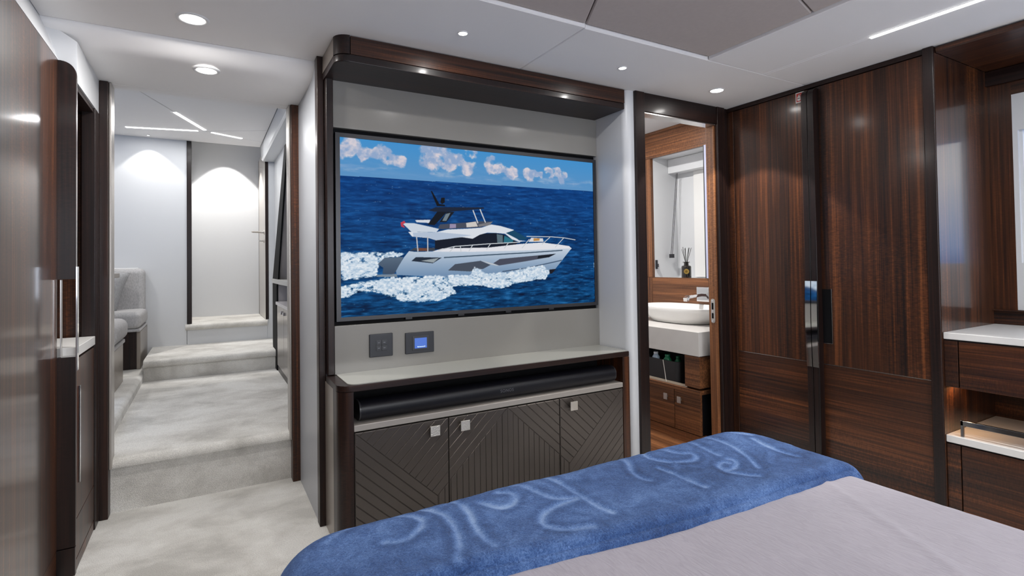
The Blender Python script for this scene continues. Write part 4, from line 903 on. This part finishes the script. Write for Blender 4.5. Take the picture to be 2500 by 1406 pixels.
# blind, cords and latch in the recess
bl = thing('roller_blind', 'white roller blind with pelmet box and dark cords in the bathroom recess', 'blind', (3.25, 2.65, 0.93))
BLD = flat('white_blind_fabric', (0.74, 0.735, 0.72), 0.8)
bx('blind_box', WHITE, bl, 3.19, 3.289, 2.445, 3.041, 1.745, 1.857, 0.003); obj('blind_sheet', prism([(3.275, 1.744), (3.279, 1.744), (3.275, 0.925), (3.271, 0.925)], 'Y', 2.47, 2.86), BLD, bl)
for q in range(2): obj('cord', tube([(3.235, 2.995-q*0.012, 1.745), (3.18, 3.015-q*0.014, 1.10)], 0.0022, 6), flat('cord_dark', (0.02, 0.02, 0.025), 0.6) if q == 0 else bpy.data.materials['cord_dark'], bl)
obj('cord_weight', box(3.168, 3.190, 2.99, 3.023, 1.075, 1.105), bpy.data.materials['cord_dark'], bl)
lt = thing('cabinet_latch', 'small dark latch on the left side of the bathroom recess', 'latch', (3.04, 3.035, 1.0)); bx('plate', PLATE, lt, 3.035, 3.05, 3.028, 3.0415, 0.99, 1.06, 0.002); bx('bolt', PLATE, lt, 3.036, 3.049, 3.018, 3.028, 1.005, 1.03, 0.001)
ms = thing('mirror_cabinet', 'narrow mirrored cabinet edge right of the bathroom recess', 'mirror', (3.0, 2.47, 0.93)); bx('mirror_door', flat('mirror', (0.85, 0.87, 0.93), 0.02, metal=1.0), ms, 2.99, 3.0295, 2.4405, 2.478, 0.928, 1.85, 0.001); bx('edge_strip', flat('bluish_edge', (0.42, 0.43, 0.58), 0.3), ms, 2.985, 3.0295, 2.4785, 2.512, 0.928, 1.85, 0.001); bx('dark_edge', BEZEL, ms, 2.985, 3.0295, 2.5125, 2.520, 0.928, 1.85)

# ================================================================== BED
def wrap(px, py, z0, x0, x1, y0, y1, rc, r, drop):
    """lay the flat cloth point (px,py) over a rounded box: top at z0, edge radius r, then hanging"""
    ix0, ix1, iy0, iy1 = x0+rc, x1-rc, y0+rc, y1-rc
    qx = np.clip(px, ix0, ix1); qy = np.clip(py, iy0, iy1)
    dx = px-qx; dy = py-qy; d = np.hypot(dx, dy)+1e-9; nx = dx/d; ny = dy/d
    t = d-(rc-r)
    a = np.clip(t/r, 0, math.pi/2); hang = np.maximum(0, t-r*math.pi/2)
    rr = np.where(t > 0, (rc-r)+r*np.sin(a), d)
    z = z0-r*(1-np.cos(a))-np.minimum(hang, drop)
    return qx+nx*rr, qy+ny*rr, z, nx, ny, a
def grid_mesh(name, X, Y, Z, mat, parent=None, attr=None):
    h, w = X.shape; me = bpy.data.meshes.new(name); co = np.stack([X, Y, Z], -1).reshape(-1, 3)
    idx = np.arange(h*w).reshape(h, w); q = np.stack([idx[:-1, :-1], idx[:-1, 1:], idx[1:, 1:], idx[1:, :-1]], -1).reshape(-1, 4)
    me.vertices.add(h*w); me.vertices.foreach_set('co', co.ravel()); me.loops.add(q.size); me.loops.foreach_set('vertex_index', q.ravel().astype(np.int32))
    me.polygons.add(len(q)); me.polygons.foreach_set('loop_start', np.arange(0, q.size, 4, dtype=np.int32)); me.update(calc_edges=True)
    me.polygons.foreach_set('use_smooth', np.ones(len(q), bool))
    if attr is not None:
        at = me.color_attributes.new('stroke', 'FLOAT_COLOR', 'POINT'); v = attr.ravel(); at.data.foreach_set('color', np.stack([v, v, v, np.ones_like(v)], -1).astype(np.float32).ravel())
    return new_obj(name, me, mat, parent)
def noise2(X, Y, sx, sy, seed, o=3):
    r = np.random.default_rng(seed); out = 0; amp = 1; tot = 0
    for k in range(o):
        g_ = r.random((64, 64)); x = (X/sx*2**k) % 64; y = (Y/sy*2**k) % 64
        xi = x.astype(int); yi = y.astype(int); fx = x-xi; fy = y-yi; fx = fx*fx*(3-2*fx); fy = fy*fy*(3-2*fy); x1 = (xi+1) % 64; y1 = (yi+1) % 64
        xi %= 64; yi %= 64
        out = out+amp*((g_[yi, xi]*(1-fx)+g_[yi, x1]*fx)*(1-fy)+(g_[y1, xi]*(1-fx)+g_[y1, x1]*fx)*fy); tot += amp; amp *= 0.5
    return out/tot-0.5
BX0, BX1, BY0, BY1, BZ = 0.16, 1.625, -1.30, 1.255, 0.440
bed = thing('bed', 'double bed with grey textured cover', 'bed', (0.9, 0.0, 0.0))
obj('bed_base', prism(rrect(BX0+0.05, BX1-0.05, BY0, BY1-0.05, 0.12), 'Z', 0, 0.2), flat('bed_base_taupe', (0.30, 0.28, 0.26), 0.6), bed)
obj('mattress', prism(rrect(BX0+0.02, BX1-0.02, BY0, BY1-0.02, 0.16), 'Z', 0.2, 0.40), flat('mattress_white', (0.6, 0.6, 0.6), 0.9), bed)
px, py = np.meshgrid(np.linspace(BX0-0.26, BX1+0.26, 260), np.linspace(BY0-0.0, BY1+0.26, 340))
X, Y, Z, nx, ny, a = wrap(px, py, BZ, BX0, BX1, BY0-0.4, BY1, 0.15, 0.07, 0.2)
Z = Z+0.010*noise2(px, py, 0.35, 0.5, 5)*np.cos(a)+0.0035*noise2(px, py, 0.05, 0.05, 6)*np.cos(a)
ridge = np.exp(-((px-0.55*py-1.00)/0.016)**2)*0.003*(py < 0.9); Z = Z+ridge
COVER, N_, L_, b_ = base('grey_bed_cover')
t_ = N_.new('ShaderNodeTexCoord'); mp = N_.new('ShaderNodeMapping'); mp.inputs['Scale'].default_value = (60, 16, 30); mp.inputs['Rotation'].default_value = (0, 0, 0.6); L_.new(t_.outputs['Object'], mp.inputs['Vector'])
nz = N_.new('ShaderNodeTexNoise'); nz.inputs['Scale'].default_value = 1; nz.inputs['Detail'].default_value = 4; nz.inputs['Distortion'].default_value = 2.5; L_.new(mp.outputs[0], nz.inputs['Vector'])
mx = N_.new('ShaderNodeMix'); mx.data_type = 'RGBA'; mx.inputs['A'].default_value = (*srgb((154, 149, 157)), 1); mx.inputs['B'].default_value = (*srgb((174, 168, 176)), 1); L_.new(nz.outputs['Fac'], mx.inputs['Factor']); L_.new(mx.outputs['Result'], b_.inputs['Base Color'])
b_.inputs['Roughness'].default_value = 0.85; b_.inputs['Sheen Weight'].default_value = 0.15; b_.inputs['Specular IOR Level'].default_value = 0.2
bp = N_.new('ShaderNodeBump'); bp.inputs['Strength'].default_value = 0.55; bp.inputs['Distance'].default_value = 0.004; L_.new(nz.outputs['Fac'], bp.inputs['Height']); L_.new(bp.outputs[0], b_.inputs['Normal'])
grid_mesh('bed_cover', X, Y, Z, COVER, bed)
# ---- blue plush throw across the foot of the bed
def throw_mesh(z0, r, rc, t0, xin, name, mat, parent, thick, strokes=True, ed=0.0):
    s = np.linspace(BX0-0.30, BX1+0.22, 620); t = np.linspace(0, 1, 300)
    S, T = np.meshgrid(s, t)
    y0 = t0(S); y1 = BY1+0.30
    PY = y0+(y1-y0)*T; PX = S
    X, Y, Z, nx, ny, a = wrap(PX, PY, z0, BX0-xin-0.03, BX1+xin+0.01, BY0-0.4, BY1+xin, rc, r, 0.3)
    Z = Z+(0.012*noise2(PX, PY, 0.22, 0.16, 15)+0.002*noise2(PX, PY, 0.02, 0.02, 16)+0.0012*noise2(PX, PY, 0.006, 0.006, 18))*np.cos(a)
    X = X+nx*0.012*noise2(PX, PY, 0.16, 0.2, 17)*np.sin(a); Y = Y+ny*0.012*noise2(PX, PY, 0.16, 0.2, 17)*np.sin(a)
    # rolled hem on the side towards the pillows
    d = (PY-y0); e_ = np.clip(1-d/0.03, 0, 1); Z = Z-(thick+0.010)*(1-np.sqrt(np.clip(1-e_**2, 0, 1)))
    m = np.zeros_like(X)
    if strokes:
        dist = np.full(X.shape, 9.0); tone = np.zeros_like(X)
        for st_ in STROKES:
            p = np.array(st_); 
            for k in range(2):
                q = np.empty((len(p)*2-2, 2)); q[0::2] = p[:-1]*0.75+p[1:]*0.25; q[1::2] = p[:-1]*0.25+p[1:]*0.75; p = np.vstack([p[:1], q, p[-1:]])
            dd = np.full(X.shape, 9.0)
            for (xa, ya), (xb, yb) in zip(p, p[1:]):
                ax, ay = xb-xa, yb-ya; tt = np.clip(((PX-xa)*ax+(PY-ya)*ay)/(ax*ax+ay*ay+1e-9), 0, 1); dd = np.minimum(dd, np.hypot(PX-xa-tt*ax, PY-ya-tt*ay))
            dist = np.minimum(dist, dd)
        m = np.exp(-(dist/0.0088)**2)*np.clip(0.7+1.1*noise2(PX, PY, 0.12, 0.12, 33), 0.15, 1); dk = np.exp(-((dist-0.021)/0.009)**2)
        Z = Z-0.004*m*np.cos(a); m = m*0.76-0.34*dk*(noise2(PX, PY, 0.1, 0.1, 25)+0.5)
    m = 0.5+0.5*m+0.34*noise2(PX, PY, 0.30, 0.14, 22)
    return grid_mesh(name, X, Y, Z, mat, parent, m)
PLUSH, N_, L_, b_ = base('blue_plush_throw')
vc = N_.new('ShaderNodeVertexColor'); vc.layer_name = 'stroke'; sp1 = N_.new('ShaderNodeSeparateColor'); L_.new(vc.outputs['Color'], sp1.inputs[0])
t_ = N_.new('ShaderNodeTexCoord'); n1 = N_.new('ShaderNodeTexNoise'); n1.inputs['Scale'].default_value = 210; n1.inputs['Detail'].default_value = 5; n1.inputs['Roughness'].default_value = 0.7; n1.inputs['Distortion'].default_value = 1.0; L_.new(t_.outputs['Object'], n1.inputs['Vector'])
n2 = N_.new('ShaderNodeTexNoise'); n2.inputs['Scale'].default_value = 12; n2.inputs['Detail'].default_value = 5; n2.inputs['Distortion'].default_value = 1.5; L_.new(t_.outputs['Object'], n2.inputs['Vector'])
def addm(a_, k, b__):
    n = N_.new('ShaderNodeMath'); n.operation = 'MULTIPLY_ADD'; L_.new(a_, n.inputs[0]); n.inputs[1].default_value = k
    if isinstance(b__, float): n.inputs[2].default_value = b__
    else: L_.new(b__, n.inputs[2])
    return n.outputs[0]
v_ = addm(n1.outputs['Fac'], 0.95, addm(n2.outputs['Fac'], 0.5, addm(sp1.outputs[0], 0.95, -0.72)))
rp = N_.new('ShaderNodeValToRGB'); L_.new(v_, rp.inputs[0]); e = rp.color_ramp.elements
e[0].position = 0.22; e[0].color = (*srgb((38, 58, 100)), 1); e[1].position = 0.98; e[1].color = (*srgb((152, 178, 218)), 1)
q = e.new(0.46); q.color = (*srgb((66, 95, 148)), 1); q = e.new(0.64); q.color = (*srgb((98, 130, 184)), 1)
L_.new(rp.outputs[0], b_.inputs['Base Color']); b_.inputs['Roughness'].default_value = 0.9; b_.inputs['Specular IOR Level'].default_value = 0.1
b_.inputs['Sheen Weight'].default_value = 0.35; b_.inputs['Sheen Roughness'].default_value = 0.35; b_.inputs['Sheen Tint'].default_value = (0.55, 0.7, 1, 1)
bp = N_.new('ShaderNodeBump'); bp.inputs['Strength'].default_value = 0.9; bp.inputs['Distance'].default_value = 0.004; L_.new(n1.outputs['Fac'], bp.inputs['Height']); L_.new(bp.outputs[0], b_.inputs['Normal'])
tr = thing('throw_blanket', 'blue plush throw with swirling pattern across the foot of the bed', 'blanket', (0.9, 1.05, 0.44))
edge = lambda S: 0.940-0.105*np.clip((S-0.4)/1.2, 0, 1.2)+0.012*np.sin(S*5.0)
throw_mesh(BZ+0.030, 0.085, 0.155, edge, 0.022, 'upper_layer', PLUSH, tr, 0.012)
throw_mesh(BZ+0.014, 0.078, 0.148, lambda S: edge(S)-0.014, 0.011, 'under_layer', PLUSH, tr, 0.008, strokes=False)
